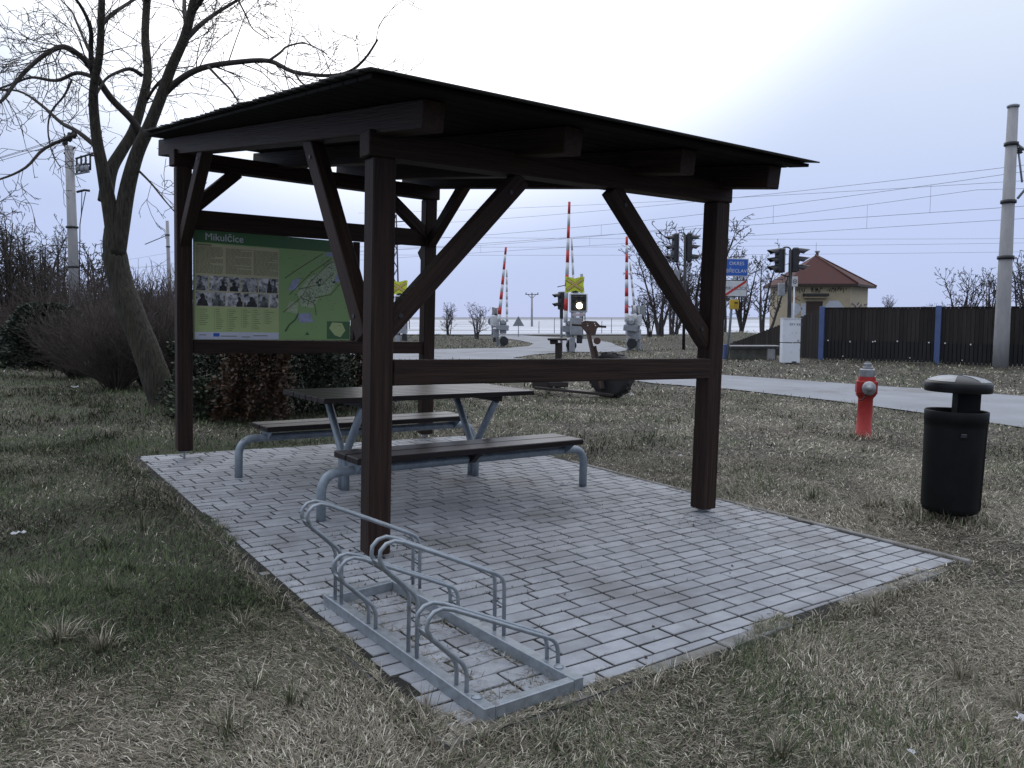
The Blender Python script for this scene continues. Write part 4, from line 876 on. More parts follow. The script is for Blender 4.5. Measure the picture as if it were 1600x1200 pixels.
part('cable', tube([LP(134, 300) - b, LP(128, 330) - b, LP(125, 350) - b, LP(124, 460) - b], 0.014, 5), DARKM, t); part('cable', tube([LP(128, 300) - b, LP(127, 335) - b, LP(125, 352) - b], 0.012, 5), DARKM, t)
for y in (355, 417): part('strap', lathe([(0.16, -0.03), (0.175, 0), (0.16, 0.03)], 12), DARKM, t, Matrix.Translation(LP(108 + (y - 228) * 0.0367, y) - b))
part('box', box(LP(137, 464) - b, (0.3, 0.2, 0.25), 0.02), GREYP, t)
# far masts along the line
def mast(label, px, Y, top, m, lattice=False, r=0.13):
    b = Vector(((px - 800) / FPX * Y, Y, 0)); b.z = terr(b.x, b.y); h = at(px, top, Y).z - b.z
    t = thing('line_mast', label, 'mast', b, group='masts along the railway')
    if not lattice:
        part('shaft', tube([(0, 0, -0.2), (0, 0, h)], [r * 1.25, r * 0.8], 10), m, t)
        for f in (0.88, 0.78): part('clamp', lathe([(r, -0.05), (r * 1.3, 0), (r, 0.05)], 10), DARKM, t, Matrix.Translation((0, 0, h * f)))
        part('bracket_arm', tube([(0, 0, h * 0.88), (-1.6, 0, h * 0.80)], 0.03, 6), DARKM, t)
    else:
        for sx in (-1, 1):
            for sy in (-1, 1): part('leg', tube([(sx * 0.22, sy * 0.22, -0.2), (sx * 0.10, sy * 0.10, h)], 0.03, 5), m, t)
        n = 14
        for i in range(n):
            z0, z1 = h * i / n, h * (i + 1) / n; w0 = 0.22 - 0.12 * i / n; w1 = 0.22 - 0.12 * (i + 1) / n; s = 1 if i % 2 else -1
            part('lattice_bar', tube([(-s * w0, -w0, z0), (s * w1, -w1, z1)], 0.018, 4), m, t); part('lattice_bar', tube([(-s * w0, w0, z0), (s * w1, w1, z1)], 0.018, 4), m, t)
        for i, z in enumerate((h - 0.4, h - 1.1, h - 1.8)): part('crossarm', tube([(-0.5, 0, z - 0.1), (0.9, 0, z)], 0.035, 5), m, t)
    return t
mast('pale mast beside the left shelter post', 268, 58, 345, CONC); mast('dark lattice mast seen beside the near shelter post', 619, 52, 335, DARKM, True)
mast('slim pole with insulators behind the yellow cross board', 908, 55, 428, CONC, r=0.12)
# far T-shaped electricity pole
b = Vector(((831 - 800) / FPX * 120, 120, 0)); t = thing('electricity_pole', 'thin T-shaped electricity pole far out by the snowy field', 'utility pole', b); h = at(831, 460, 120).z
part('shaft', tube([(0, 0, -0.2), (0, 0, h)], [0.17, 0.12], 8), CONC, t); part('crossarm', tube([(-0.95, 0, h), (0.95, 0, h)], 0.06, 6), DARKM, t); part('brace', tube([(-0.6, 0, h), (0, 0, h - 0.6)], 0.04, 5), DARKM, t); part('brace', tube([(0.6, 0, h), (0, 0, h - 0.6)], 0.04, 5), DARKM, t)
for x in (-0.85, 0, 0.85): part('insulator', lathe([(0.06, 0), (0.08, 0.1), (0.05, 0.22)], 8), DARKM, t, Matrix.Translation((x, 0, h + 0.05)))
# backs of far road signs and field fence posts
for nm, lab, px, top, bot, kind in (('warning_sign', 'grey back of a triangular road sign by the far road', 810, 499, 521, 3), ('round_sign', 'grey back of a round road sign near the far left barrier', 769, 499, 520, 20)):
    Y = 62.0; b = Vector(((px - 800) / FPX * Y, Y, terr((px - 800) / FPX * Y, Y))); t = thing(nm, lab, 'road sign', b); z1 = at(px, top, Y).z - b.z; r = 0.5 if kind == 3 else 0.32
    part('post', tube([(0, 0, -0.8), (0, 0, z1)], 0.04, 6), GALV, t)
    part('plate', lathe([(r, 0), (r, 0.02)], kind, False), mat('sign_back', (0.22, 0.24, 0.27), 0.6), t, Matrix.Translation((0, -0.05, z1 - r * 0.5)) @ Matrix.Rotation(R(90), 4, 'X') @ Matrix.Rotation(R(90), 4, 'Z'))
for i, px in enumerate((842, 866, 893, 940, 955)):
    Y = 70.0; b = Vector(((px - 800) / FPX * Y, Y, 0)); single('fence_post', tube([(0, 0, -0.2), (0, 0, 1.0 + 0.25 * (i % 3)), (0.03, 0, 1.1 + 0.25 * (i % 3))], [0.03, 0.025, 0.02], 6), DARKM, ('first', 'second', 'third', 'fourth', 'fifth')[i] + ' thin grey post from the left along the snowy field', 'post', b, group='posts along the snowy field')
# overhead wires
WIRE = mat('overhead_wire', (0.12, 0.12, 0.13), 0.6, var=0.1)
def lineA(x): return Vector((x, 32 + (18 - x) * 0.7595, 0))
def lineB(x): return Vector((x, 36 + (20.3 - x) * 0.7865, 0))
def catenary(label, fn, zc, zm, ph):
    t = thing('overhead_line', label, 'overhead line', fn(22) * 1.0, group='overhead lines of the railway'); b = fn(22); xs = [44 - 3 * i for i in range(40)]
    part('contact_wire', tube([fn(x) - b + Vector((0, 0, zc)) for x in xs], 0.008, 4), WIRE, t)
    def sag(x): u = ((x - 20) / 42.0 + ph) % 1.0; return (2 * u - 1) ** 2
    part('carrier_wire', tube([fn(x) - b + Vector((0, 0, zc + 0.45 + (zm - zc - 0.45) * sag(x))) for x in xs], 0.008, 4), WIRE, t)
    for x in (30, 22.5, 16.5, 11.5, 4.5, -2, -9): part('dropper', tube([fn(x) - b + Vector((0, 0, zc)), fn(x) - b + Vector((0, 0, zc + 0.45 + (zm - zc - 0.45) * sag(x)))], 0.006, 4), WIRE, t)
catenary('nearer pair of overhead railway wires with droppers', lineA, 5.55, 6.9, 0.0); catenary('farther pair of overhead railway wires with droppers', lineB, 5.55, 6.9, 0.0)
WL = iter(('steep cable rising to the right edge, uppermost over the railway', 'cable sloping gently above the pairs of railway wires', 'uppermost of three thin far cables low over the fence', 'middle one of three thin far cables low over the fence', 'lowest of three thin far cables low over the fence', 'lowest cable leaving the left utility pole to the left', 'middle cable leaving the left utility pole to the left', 'top cable leaving the left utility pole to the left'))
def wire(p, q, sag, label, r=0.008):
    label = next(WL)
    pts = [p.lerp(q, i / 12) - Vector((0, 0, sag * 4 * (i / 12) * (1 - i / 12))) for i in range(13)]; b = pts[0].copy()
    single('cable', tube([v - b for v in pts], r, 4), WIRE, label, 'cable', b, group='bare cables strung across the sky')
wire(at(1700, 246, 30), at(620, 352, 60), 0.3, 'cable strung across the sky over the railway'); wire(at(1700, 276, 34), at(560, 333, 66), 0.2, 'cable strung across the sky over the railway')
for y0, y1 in ((372, 365), (378, 384), (392, 396)): wire(at(1700, y0, 80), at(300, y1, 90), 0.3, 'cable strung across the sky over the railway', 0.012)
for dx, y in ((0, 226), (7, 219), (14, 214)): wire(LP(102 + dx, y - 6), at(-300, y + 85 + dx, 26), 0.2, 'cable strung across the sky over the railway')

# ================================================================== TREES
def tubes_np(P, Rd, n):
    """P (N,K,3), Rd (N,K) -> verts, quads"""
    N, K, _ = P.shape; T = np.empty_like(P); T[:, 1:-1] = P[:, 2:] - P[:, :-2]; T[:, 0] = P[:, 1] - P[:, 0]; T[:, -1] = P[:, -1] - P[:, -2]
    T /= np.linalg.norm(T, axis=2, keepdims=True) + 1e-9
    ref = np.where(np.abs(T[..., 2:3]) < 0.9, np.array([0, 0, 1.0]), np.array([1.0, 0, 0])); X = np.cross(T, ref); X /= np.linalg.norm(X, axis=2, keepdims=True) + 1e-9; Y = np.cross(T, X)
    a = np.arange(n) * 2 * np.pi / n
    V = P[:, :, None, :] + (X[:, :, None, :] * np.cos(a)[None, None, :, None] + Y[:, :, None, :] * np.sin(a)[None, None, :, None]) * Rd[:, :, None, None]
    base = (np.arange(N) * K * n)[:, None, None]; r = (np.arange(K - 1) * n)[None, :, None]; k = np.arange(n)[None, None, :]; k2 = (k + 1) % n
    Q = np.stack([base + r + k, base + r + k2, base + r + n + k2, base + r + n + k], -1).reshape(-1, 4)
    return V.reshape(-1, 3), Q
def curve(p, d, L, K, rnd, wob, grav=0.0, bias=None):
    pts = [np.array(p, float)]; d = np.array(d, float); d /= np.linalg.norm(d)
    for i in range(K - 1):
        d = d + rnd.normal(0, wob, 3) + np.array([0, 0, grav]); 
        if bias is not None: d = d + bias
        d /= np.linalg.norm(d); pts.append(pts[-1] + d * L / (K - 1))
    return np.array(pts)
def perp_dir(d, ang, rnd):
    d = d / np.linalg.norm(d); r = rnd.normal(0, 1, 3); r -= d * r.dot(d); r /= np.linalg.norm(r) + 1e-9; return d * math.cos(ang) + r * math.sin(ang)
def branches(parent_pts, r0, r1, n, Lr, rnd, K=5, ang=(0.5, 1.1), wob=0.16, grav=0.0, t0=0.25, rf=0.45):
    out_p, out_r = [], []
    m = len(parent_pts)
    for i in range(n):
        t = t0 + (1 - t0) * rnd.random() ** 0.9; f = t * (m - 1); j = min(m - 2, int(f)); p = parent_pts[j] + (parent_pts[j + 1] - parent_pts[j]) * (f - j); d = parent_pts[j + 1] - parent_pts[j]
        r = r0 + (r1 - r0) * t; L = Lr * rnd.uniform(0.55, 1.15) * (1.15 - 0.6 * t)
        c = curve(p, perp_dir(d, rnd.uniform(*ang), rnd), L, K, rnd, wob, grav); out_p.append(c); out_r.append(np.linspace(max(r * rf, 0.0022), max(r * rf * 0.3, 0.0014), K))
    return out_p, out_r
def grow(limbs, rnd, levels):
    """limbs: list of (pts, r0, r1). levels: list of dict"""
    cur = [(np.asarray(p), a, b) for p, a, b in limbs]; AP, AR = [], []
    for lv in levels:
        nxt = []
        for p, a, b in cur:
            L = np.linalg.norm(np.diff(p, axis=0), axis=1).sum(); n = max(1, int(round(lv['dens'] * L * rnd.uniform(0.8, 1.2))))
            P_, R_ = branches(p, a, b, n, lv['len'] * (L ** 0.35), rnd, 5, lv.get('ang', (0.5, 1.1)), lv.get('wob', 0.16), lv.get('grav', 0.0), lv.get('t0', 0.2), lv.get('rf', 0.5))
            AP += P_; AR += R_; nxt += [(q, r[0], r[-1]) for q, r in zip(P_, R_)]
        cur = nxt
    return np.array(AP), np.array(AR)
# ---- the big locust tree at left, main limbs traced
t0 = gp(250, 631); TY = t0.y
def TP(x, y, dy=0.0):
    q = at(x, y, TY + dy); return np.array((q.x - t0.x, q.y - t0.y, q.z - t0.z))
def limb(pts, dy0, dy1, w0, w1, ws=None):
    n = len(pts); return np.array([TP(x, y, dy0 + (dy1 - dy0) * (i / (n - 1)) ** 1.3) for i, (x, y) in enumerate(pts)]), w0 * TY / FPX / 2, w1 * TY / FPX / 2
def dense(p, k=4):
    p = np.asarray(p); o = []
    for i in range(len(p) - 1):
        a = p[max(i - 1, 0)]; b = p[i]; c = p[i + 1]; d = p[min(i + 2, len(p) - 1)]
        for j in range(k):
            t = j / k; o.append(0.5 * ((2 * b) + (c - a) * t + (2 * a - 5 * b + 4 * c - d) * t * t + (-a + 3 * b - 3 * c + d) * t ** 3))
    o.append(p[-1]); return np.array(o)
tr = thing('locust_tree', 'large bare forked tree with mossy curved trunk left of the shelter', 'tree', t0)
trunk = limb([(262, 650), (255, 625), (240, 580), (222, 530), (201, 480), (188, 440), (180, 400), (179, 372), (181, 352), (184, 335)], 0, 0.05, 47, 29)
pts = dense(trunk[0]); rr_ = [trunk[1] + (trunk[2] - trunk[1]) * (i / (len(pts) - 1)) for i in range(len(pts))]; rr_[0] *= 1.35; rr_[1] *= 1.2; rr_[2] *= 1.1
wr_ = random.Random(4); rr_ = [r * (1 + wr_.uniform(-.035, .035)) for r in rr_]
part('trunk', tube([Vector(p) for p in pts], rr_, 18), BARK, tr)
main = [limb([(183, 395), (175, 345), (167, 300), (160, 262), (151, 215), (146, 160), (148, 125), (155, 90), (158, 40), (159, -40), (155, -160)], 0, -0.8, 27, 9),
        limb([(165, 315), (169, 285), (176, 260), (190, 236), (208, 205), (222, 160), (231, 115), (227, 60), (229, 10), (235, -60), (228, -170)], 0, 0.9, 23, 11),
        limb([(181, 398), (190, 345), (200, 290), (214, 240), (232, 200), (252, 150), (268, 105), (287, 62), (300, 15), (318, -60), (345, -170)], 0, -0.4, 29, 12)]
side = [limb([(222, 212), (205, 186), (172, 152), (146, 112), (128, 90), (100, 73), (72, 84), (45, 106), (22, 132), (4, 156), (-30, 178)], 0.3, -1.6, 12, 3.5),
        limb([(150, 122), (120, 114), (88, 126), (50, 121), (22, 130), (-12, 142)], -0.2, 1.2, 7, 2.5), limb([(158, 236), (122, 206), (96, 192), (62, 162), (28, 142), (-20, 140)], 0, 1.5, 8, 2.5),
        limb([(143, 110), (142, 75), (142, 48), (132, 20), (112, -8), (70, -40)], -0.3, -1.3, 8, 3), limb([(157, 38), (178, 20), (196, 8), (222, -10), (250, -40)], -0.5, 0.6, 7, 3),
        limb([(252, 152), (272, 132), (296, 115), (324, 104), (370, 97), (420, 95), (458, 112), (510, 118), (545, 112), (570, 92), (590, 62)], -0.1, -1.8, 11, 2.5),
        limb([(290, 62), (312, 40), (336, 22), (372, 0), (420, -25)], -0.2, 1.0, 9, 3), limb([(222, 118), (205, 108), (186, 112), (165, 124), (150, 150)], 0.5, -0.4, 7, 3),
        limb([(262, 118), (248, 130), (238, 142), (228, 160), (215, 178)], -0.2, 0.8, 6, 3), limb([(325, 104), (345, 125), (360, 140), (375, 165), (382, 190)], -0.7, -1.2, 4, 1.5),
        limb([(420, 95), (438, 82), (450, 72), (478, 68), (512, 85)], -1.2, -0.6, 4, 1.5),
        limb([(112, 125), (100, 150), (80, 175), (75, 205), (82, 240), (95, 262)], 0.8, 0.2, 4, 1.5), limb([(212, 262), (235, 285), (255, 310), (272, 330)], 0, -1.2, 4, 1.5),
        limb([(150, 100), (135, 70), (122, 40), (112, 18), (95, 0)], -0.4, 0.8, 5, 2), limb([(293, 48), (288, 15), (289, -20), (296, -60)], -0.25, 1.5, 8, 4), limb([(120, 210), (70, 232), (40, 262), (0, 280), (-50, 290)], 0.6, -0.8, 6, 2),
        limb([(460, 112), (470, 128), (488, 140), (500, 150)], -1.5, -1.5, 3, 1.2), limb([(372, 0), (385, 25), (395, 45), (420, 62)], 0.4, -0.2, 3, 1.2), limb([(300, 20), (330, -20), (380, -60), (440, -90)], -0.2, -2.0, 9, 3), limb([(230, 0), (200, -50), (150, -100)], 0.5, 2.0, 8, 3)]
for p, a, b in main: part('limb', tube([Vector(q) for q in dense(p)], [b + (a - b) * (1 - i / (4 * (len(p) - 1))) ** 2.0 for i in range(4 * (len(p) - 1) + 1)], 12), BARK, tr)
for p, a, b in side: part('branch', tube([Vector(q) for q in dense(p)], [a + (b - a) * i / (4 * (len(p) - 1)) for i in range(4 * (len(p) - 1) + 1)], 7), TWIG, tr)
nr = np.random.default_rng(21)
AP, AR = grow([(dense(p, 3), a * 0.35, b * 0.8) for p, a, b in side] + [(dense(p[3:], 3), 0.02, 0.012) for p, a, b in main], nr,
              [dict(dens=4.4, len=0.95, wob=0.22, grav=-0.01, rf=0.6, ang=(0.5, 1.2)), dict(dens=4.6, len=0.52, wob=0.22, grav=-0.01, rf=0.65), dict(dens=4.2, len=0.28, wob=0.3, rf=0.7)])
v, q = tubes_np(AP, np.maximum(AR, 0.0042), 3)
o = part('crown', mesh_np('twigs', v, q, True), TWIG, tr); o['kind'] = 'stuff'

# ---- background bare trees
def bare_tree(seed, h, spread, tw=0.006, stems=1, d2=4.0):
    rnd = np.random.default_rng(seed); limbs = []; big_p, big_r = [], []
    for s in range(stems):
        tk = curve((rnd.uniform(-.2, .2) * (stems > 1), rnd.uniform(-.2, .2) * (stems > 1), -0.2), (rnd.uniform(-.25, .25) * (stems > 1), rnd.uniform(-.2, .2) * (stems > 1), 1), h * (0.9 if s == 0 else rnd.uniform(.6, .9)), 9, rnd, 0.07); r0 = h * 0.016
        big_p.append(tk); big_r.append(np.linspace(r0, r0 * 0.15, 9)); limbs.append((tk, r0, r0 * 0.2))
    lv = [dict(dens=3.0, len=spread, wob=0.13, grav=0.03, t0=0.25, rf=0.45, ang=(0.5, 1.1)), dict(dens=d2, len=0.42 * spread ** .5, wob=0.18, rf=0.5, t0=0.15), dict(dens=d2, len=0.26, wob=0.22, rf=0.6, t0=0.1)]
    AP, AR = grow(limbs, rnd, lv)
    v0, q0 = tubes_np(np.array(big_p), np.array(big_r), 8); v1, q1 = tubes_np(AP, np.maximum(AR, tw), 3)
    return mesh_np('trunk', v0, q0, True), mesh_np('crown', v1, q1, True)
def place_tree(meshes, label, base, rz, sc, m1, m2, group, name='bare_tree'):
    t = thing(name, label, 'tree', base, rz, group=group); t.scale = (sc, sc, sc)
    part('trunk', meshes[0], m1, t); o = part('crown', meshes[1], m2, t); o['kind'] = 'stuff'; return t
TA = bare_tree(1, 6.5, 1.0, 0.010, 8, 4.8); TB = bare_tree(2, 8.6, 1.15, 0.019, 5, 3.8); TC = bare_tree(3, 4.5, 0.9, 0.013, 8, 3.8); TD = bare_tree(5, 8.0, 1.0, 0.018, 3, 4.0)
def bt(px, Y): x = (px - 800) / FPX * Y; return Vector((x, Y, terr(x, Y)))
for i, (ms, px, Y, rz, sc, lab) in enumerate(((TA, 20, 27, 0.3, 0.86, 'bare tree with upright stems at the far left edge behind the hedge'), (TA, 70, 30, 2.1, 0.78, 'bare tree just left of the left utility pole'), (TC, 150, 28, 1.0, 0.95, 'smaller bare tree just right of the left utility pole'), (TA, -60, 26, 4.0, 0.9, 'bare tree half outside the left edge'), (TC, 245, 34, 3.0, 0.62, 'low bare bush seen between curved trunk and left post'), (TA, 45, 38, 5.2, 1.0, 'hazy bare tree in the back row between the two left trees'), (TA, 100, 42, 1.7, 1.05, 'hazy bare tree in the back row at the left utility pole'), (TA, -15, 36, 3.4, 1.0, 'hazy bare tree in the back row at the left edge'))):
    place_tree(ms, lab, bt(px, Y), rz, sc, TWIG, TWIG, 'bare trees behind the hedge')
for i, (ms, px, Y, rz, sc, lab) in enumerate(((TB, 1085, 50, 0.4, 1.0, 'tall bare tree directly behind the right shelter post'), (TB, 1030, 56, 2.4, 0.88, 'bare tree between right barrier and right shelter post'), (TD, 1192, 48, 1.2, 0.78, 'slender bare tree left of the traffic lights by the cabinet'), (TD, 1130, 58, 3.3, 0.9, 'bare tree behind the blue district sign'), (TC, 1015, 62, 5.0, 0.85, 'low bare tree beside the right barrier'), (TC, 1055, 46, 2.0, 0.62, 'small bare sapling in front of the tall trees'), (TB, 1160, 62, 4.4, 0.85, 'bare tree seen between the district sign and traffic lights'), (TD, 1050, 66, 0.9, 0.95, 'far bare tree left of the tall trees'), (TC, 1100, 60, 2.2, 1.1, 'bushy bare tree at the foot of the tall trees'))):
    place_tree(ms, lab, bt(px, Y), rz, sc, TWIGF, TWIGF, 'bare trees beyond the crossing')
for i, (ms, px, Y, rz, sc, lab) in enumerate(((TC, 700, 52, 0.7, 0.55, 'thin bare bush left of the far left barrier'), (TC, 745, 54, 2.7, 0.58, 'thin bare bush nearest the far left barrier'), (TC, 1500, 55, 1.5, 1.15, 'rounded bare bush left of the thick mast'), (TC, 1545, 58, 0.2, 1.2, 'rounded bare bush directly behind the thick mast'), (TC, 1600, 52, 3.1, 1.35, 'rounded bare bush at the right edge'), (TC, 1388, 95, 3.1, 0.95, 'tiny far bush above the fence right of the house'), (TC, 1448, 100, 5.1, 0.75, 'tiny far twig bush above the middle of the fence'))):
    place_tree(ms, lab, bt(px, Y), rz, sc, TWIGF, TWIGF, 'bare bushes on the verges', 'bare_bush')

# ---- brown twiggy hedge shrubs
def twig_shrub(seed, h, spread, n=170, sub=9):
    rnd = np.random.default_rng(seed); P, Rr = [], []
    for i in range(n):
        a = rnd.uniform(0, 2 * math.pi); e = rnd.uniform(0.05, 0.75) ** 0.8; r0 = 0.16 * rnd.random()
        c = curve((r0 * math.cos(a), r0 * math.sin(a), -0.05), (math.cos(a) * math.sin(e) * spread, math.sin(a) * math.sin(e) * spread, math.cos(e)), h * rnd.uniform(0.6, 1.1), 6, rnd, 0.09); P.append(c); Rr.append(np.linspace(0.012 * rnd.uniform(.5, 1.3), 0.003, 6))
    P2, R2 = [], []
    for p, r in zip(P, Rr):
        a_, b_ = branches(p, 0.006, 0.004, sub, 0.55, rnd, 6, (0.3, 0.9), 0.14, 0.03, 0.3, 0.8); P2 += a_; R2 += b_
    v, q = tubes_np(np.array(P + P2), np.maximum(np.array(Rr + R2), 0.0032), 3); return mesh_np('twigs', v, q, True)
SA = [twig_shrub(31, 1.6, 1.0), twig_shrub(32, 1.5, 1.15)]
for me in SA: setmat(me, TWIGB)
hed = [(182, 606, 1.0, 'brown twig shrub with bare base nearest the curved trunk, left side'), (122, 588, 1.0, 'brown twig shrub second to the left of the curved trunk'), (232, 600, 0.95, 'brown twig shrub directly behind the curved trunk'), (60, 570, 1.15, 'brown twig shrub in the middle of the left hedge'), (10, 562, 1.15, 'brown twig shrub at the left edge of the picture'), (285, 602, 0.95, 'brown twig shrub seen beside the left shelter post'), (150, 572, 1.25, 'tall brown twig shrub in the second row of the hedge'), (90, 560, 1.3, 'brown twig shrub farthest back in the left hedge'), (-50, 560, 1.2, 'brown twig shrub partly cut by the left edge'), (215, 580, 1.3, 'tall brown twig shrub behind the curved trunk'), (30, 556, 1.4, 'tall brown twig shrub behind the evergreen'), (265, 580, 1.3, 'tall brown twig shrub between trunk and left shelter post'), (180, 568, 1.7, 'tallest brown twig shrub in the back row, left of the curved trunk'), (120, 562, 1.7, 'tall brown twig shrub below the left utility pole'), (60, 556, 1.7, 'tall brown twig shrub at the back of the left hedge'), (245, 566, 1.8, 'pale brown twig shrub rising behind the lower trunk'), (320, 570, 1.5, 'brown twig shrub hidden behind the map board')]
for i, (px, py, sc, lab) in enumerate(hed):
    b = gp(px, py); o = bpy.data.objects.new('twig_shrub', SA[i % 2]); COL.objects.link(o); o.location = b; o.rotation_euler = (0, 0, i * 2.3); o.scale = (sc, sc, sc * (0.95 + 0.1 * (i % 3))); tag(o, lab, 'shrub', 'brown twig shrubs of the hedge')
# ---- evergreen shrubs: sprays of small leaves on stems
def evergreen(seed, h, r, n, c0, c1, cone=0.4, ls=0.05):
    rnd = np.random.default_rng(seed)
    th = rnd.uniform(0, 2 * np.pi, n); z = rnd.uniform(0.02, 1, n) ** 0.9
    lump = 0.78 + 0.22 * np.sin(3 * th + 5 * z + seed) + 0.14 * np.sin(7 * th - 9 * z)
    rr = r * (1 - cone * z) * np.sqrt(np.clip(1 - (np.abs(z - 0.42) / 0.62) ** 3, 0.03, 1)) * lump * rnd.uniform(0.45, 1.0, n) ** 0.5
    P = np.stack([rr * np.cos(th), rr * np.sin(th), z * h], -1)
    d = np.stack([np.cos(th) + rnd.normal(0, .5, n), np.sin(th) + rnd.normal(0, .5, n), rnd.normal(0.25, .5, n)], -1); d /= np.linalg.norm(d, axis=1, keepdims=True)
    s = np.cross(d, rnd.normal(0, 1, (n, 3))); s /= np.linalg.norm(s, axis=1, keepdims=True); L = rnd.uniform(0.6, 1.5, n)[:, None] * ls; W = L * 0.32
    V = np.stack([P, P + d * L * 0.5 + s * W, P + d * L, P + d * L * 0.5 - s * W], 1).reshape(-1, 3); Q = np.arange(4 * n).reshape(n, 4)
    t = rnd.random(n)[:, None]; pale = (rnd.random(n) < 0.05)[:, None]
    c = np.array(c0) * (1 - t) + np.array(c1) * t; c = np.where(pale, c * 2.4, c); C = np.repeat(np.concatenate([c, np.ones((n, 1))], 1), 4, 0)
    return mesh_np('foliage', V, Q, False, C)
def place_green(lab, px, py, h, r, n, c0, c1, seed, dy=0.0, cone=0.4, ls=0.05):
    b = gp(px, py); b.y += dy; b.x *= b.y / (b.y - dy); b.z = terr(b.x, b.y); t = thing('evergreen_shrub', lab, 'shrub', b, group='evergreen shrubs behind the shelter')
    part('crown', evergreen(seed, h, r, n, c0, c1, cone, ls), LEAFM, t)['kind'] = 'stuff'; rnd = np.random.default_rng(seed + 99); P = np.array([curve((0, 0, -0.05), (rnd.uniform(-.4, .4), rnd.uniform(-.4, .4), 1), h * 0.8, 6, rnd, 0.1) for _ in range(9)])
    v, q = tubes_np(P, np.tile(np.linspace(0.014, 0.004, 6), (9, 1)), 5); part('stem', mesh_np('stem', v, q, True), TWIG, t)
DG0, DG1 = (0.016, 0.026, 0.016), (0.030, 0.044, 0.024); BR0, BR1 = (0.042, 0.022, 0.014), (0.085, 0.048, 0.028)
place_green('rusty brown conifer shrub left of the table under the map board', 398, 657, 1.35, 0.62, 9000, BR0, BR1, 41, 0, 0.5, 0.055)
place_green('dark green evergreen shrub right beside the left shelter post', 335, 640, 1.25, 0.8, 9000, DG0, DG1, 42, 0, 0.3, 0.055)
place_green('dark green evergreen shrub behind the table top', 470, 648, 1.25, 0.85, 9000, DG0, DG1, 43, 0.5, 0.3, 0.055)
place_green('brownish evergreen shrub behind the near shelter post', 545, 640, 1.2, 0.8, 9000, (0.032, 0.022, 0.014), (0.06, 0.042, 0.024), 44, 0.6, 0.3, 0.055)
place_green('low pale-leaved groundcover shrub at the foot of the left shelter post', 325, 648, 0.5, 0.55, 3500, (0.04, 0.055, 0.03), (0.09, 0.10, 0.07), 45, -0.2, 0.2, 0.06)
place_green('dark spreading juniper in the left hedge', 72, 574, 1.5, 1.3, 12000, DG0, (0.028, 0.040, 0.028), 46, 0, 0.35, 0.08)
place_green('dark evergreen shrub behind the rusty conifer', 420, 632, 1.5, 0.9, 9000, DG0, DG1, 47, 1.2, 0.3, 0.06)

# ================================================================== GRASS
PW = [PAD @ Vector((x, y, 0)) for x, y in PADP]; PADW = [(p.x, p.y) for p in PW]
def scatter(n, y0, y1, p=1.0):
    u = rng.random(n); y = (y0 ** p + u * (y1 ** p - y0 ** p)) ** (1 / p); x = (rng.random(n) * 2 - 1) * (0.70 * y + 0.5); return x, y
def mask(x, y, road_=True):
    nz = (vnoise(x * 9, y * 9, 5) - 0.42) * 0.10 + (vnoise(x * 2.5, y * 2.5, 15) - 0.42) * 0.20 + 0.20 * np.exp(-((x - PADW[1][0]) ** 2 + (y - PADW[1][1]) ** 2) / 0.10) + 0.07 * np.clip((4.3 - y) / 0.6, 0, 1) * np.clip((0.3 - x) / 0.3, 0, 1)
    c = np.mean(PADW, axis=0); k = 1.0 - 0.02
    qx, qy = (x - c[0]), (y - c[1]); L = np.hypot(qx, qy) + 1e-6; ex = qx / L * nz; ey = qy / L * nz
    m = ~in_poly(x + ex, y + ey, PADW)
    if road_: m &= ~in_poly(x, y, ROADPOLY)
    return m
def blades(x, y, L, W, lean, head, bendf, cols, z=None, zoff=-0.028):
    n = len(x); z = terr_np(x, y) + zoff if z is None else z
    hx_, hy_ = np.cos(head), np.sin(head); sl, cl_ = np.sin(lean), np.cos(lean)
    b = np.stack([x, y, z], -1); d = np.stack([hx_ * sl, hy_ * sl, cl_], -1); sd = np.stack([-hy_, hx_, np.zeros(n)], -1) * (W / 2)[:, None]
    l2 = np.minimum(lean + bendf, 1.62); d2 = np.stack([hx_ * np.sin(l2), hy_ * np.sin(l2), np.cos(l2)], -1)
    mid = b + d * (L * 0.5)[:, None]; tip = mid + d2 * (L * 0.5)[:, None]
    V = np.stack([b - sd, b + sd, mid - sd * 0.8, mid + sd * 0.8, tip], 1).reshape(-1, 3); i = np.arange(n)[:, None] * 5
    Fc = np.concatenate([i + [0, 1, 3], i + [0, 3, 2], i + [2, 3, 4]], 1).reshape(-1, 3)
    return V, Fc, np.repeat(np.concatenate([cols, np.ones((n, 1))], 1), 5, 0)
def grass_colour(x, y, dry):
    n = len(x); r = rng.random((n, 1)); straw = np.array((0.58, 0.54, 0.445)); tan = np.array((0.245, 0.217, 0.165)); gr = np.array((0.092, 0.118, 0.055)); dk = np.array((0.040, 0.054, 0.028))
    a = rng.random((n, 1)); isdry = (rng.random(n) < dry)[:, None]
    c = np.where(isdry, np.where(r < 0.20, straw, tan) * (0.5 + 0.75 * a), np.where(r < 0.55, gr, dk) * (0.6 + 0.8 * a)); return c
GV, GF, GC = [], [], []; nv = 0
def add(V, Fc, C):
    global nv
    GV.append(V); GF.append(Fc + nv); GC.append(C); nv += len(V)
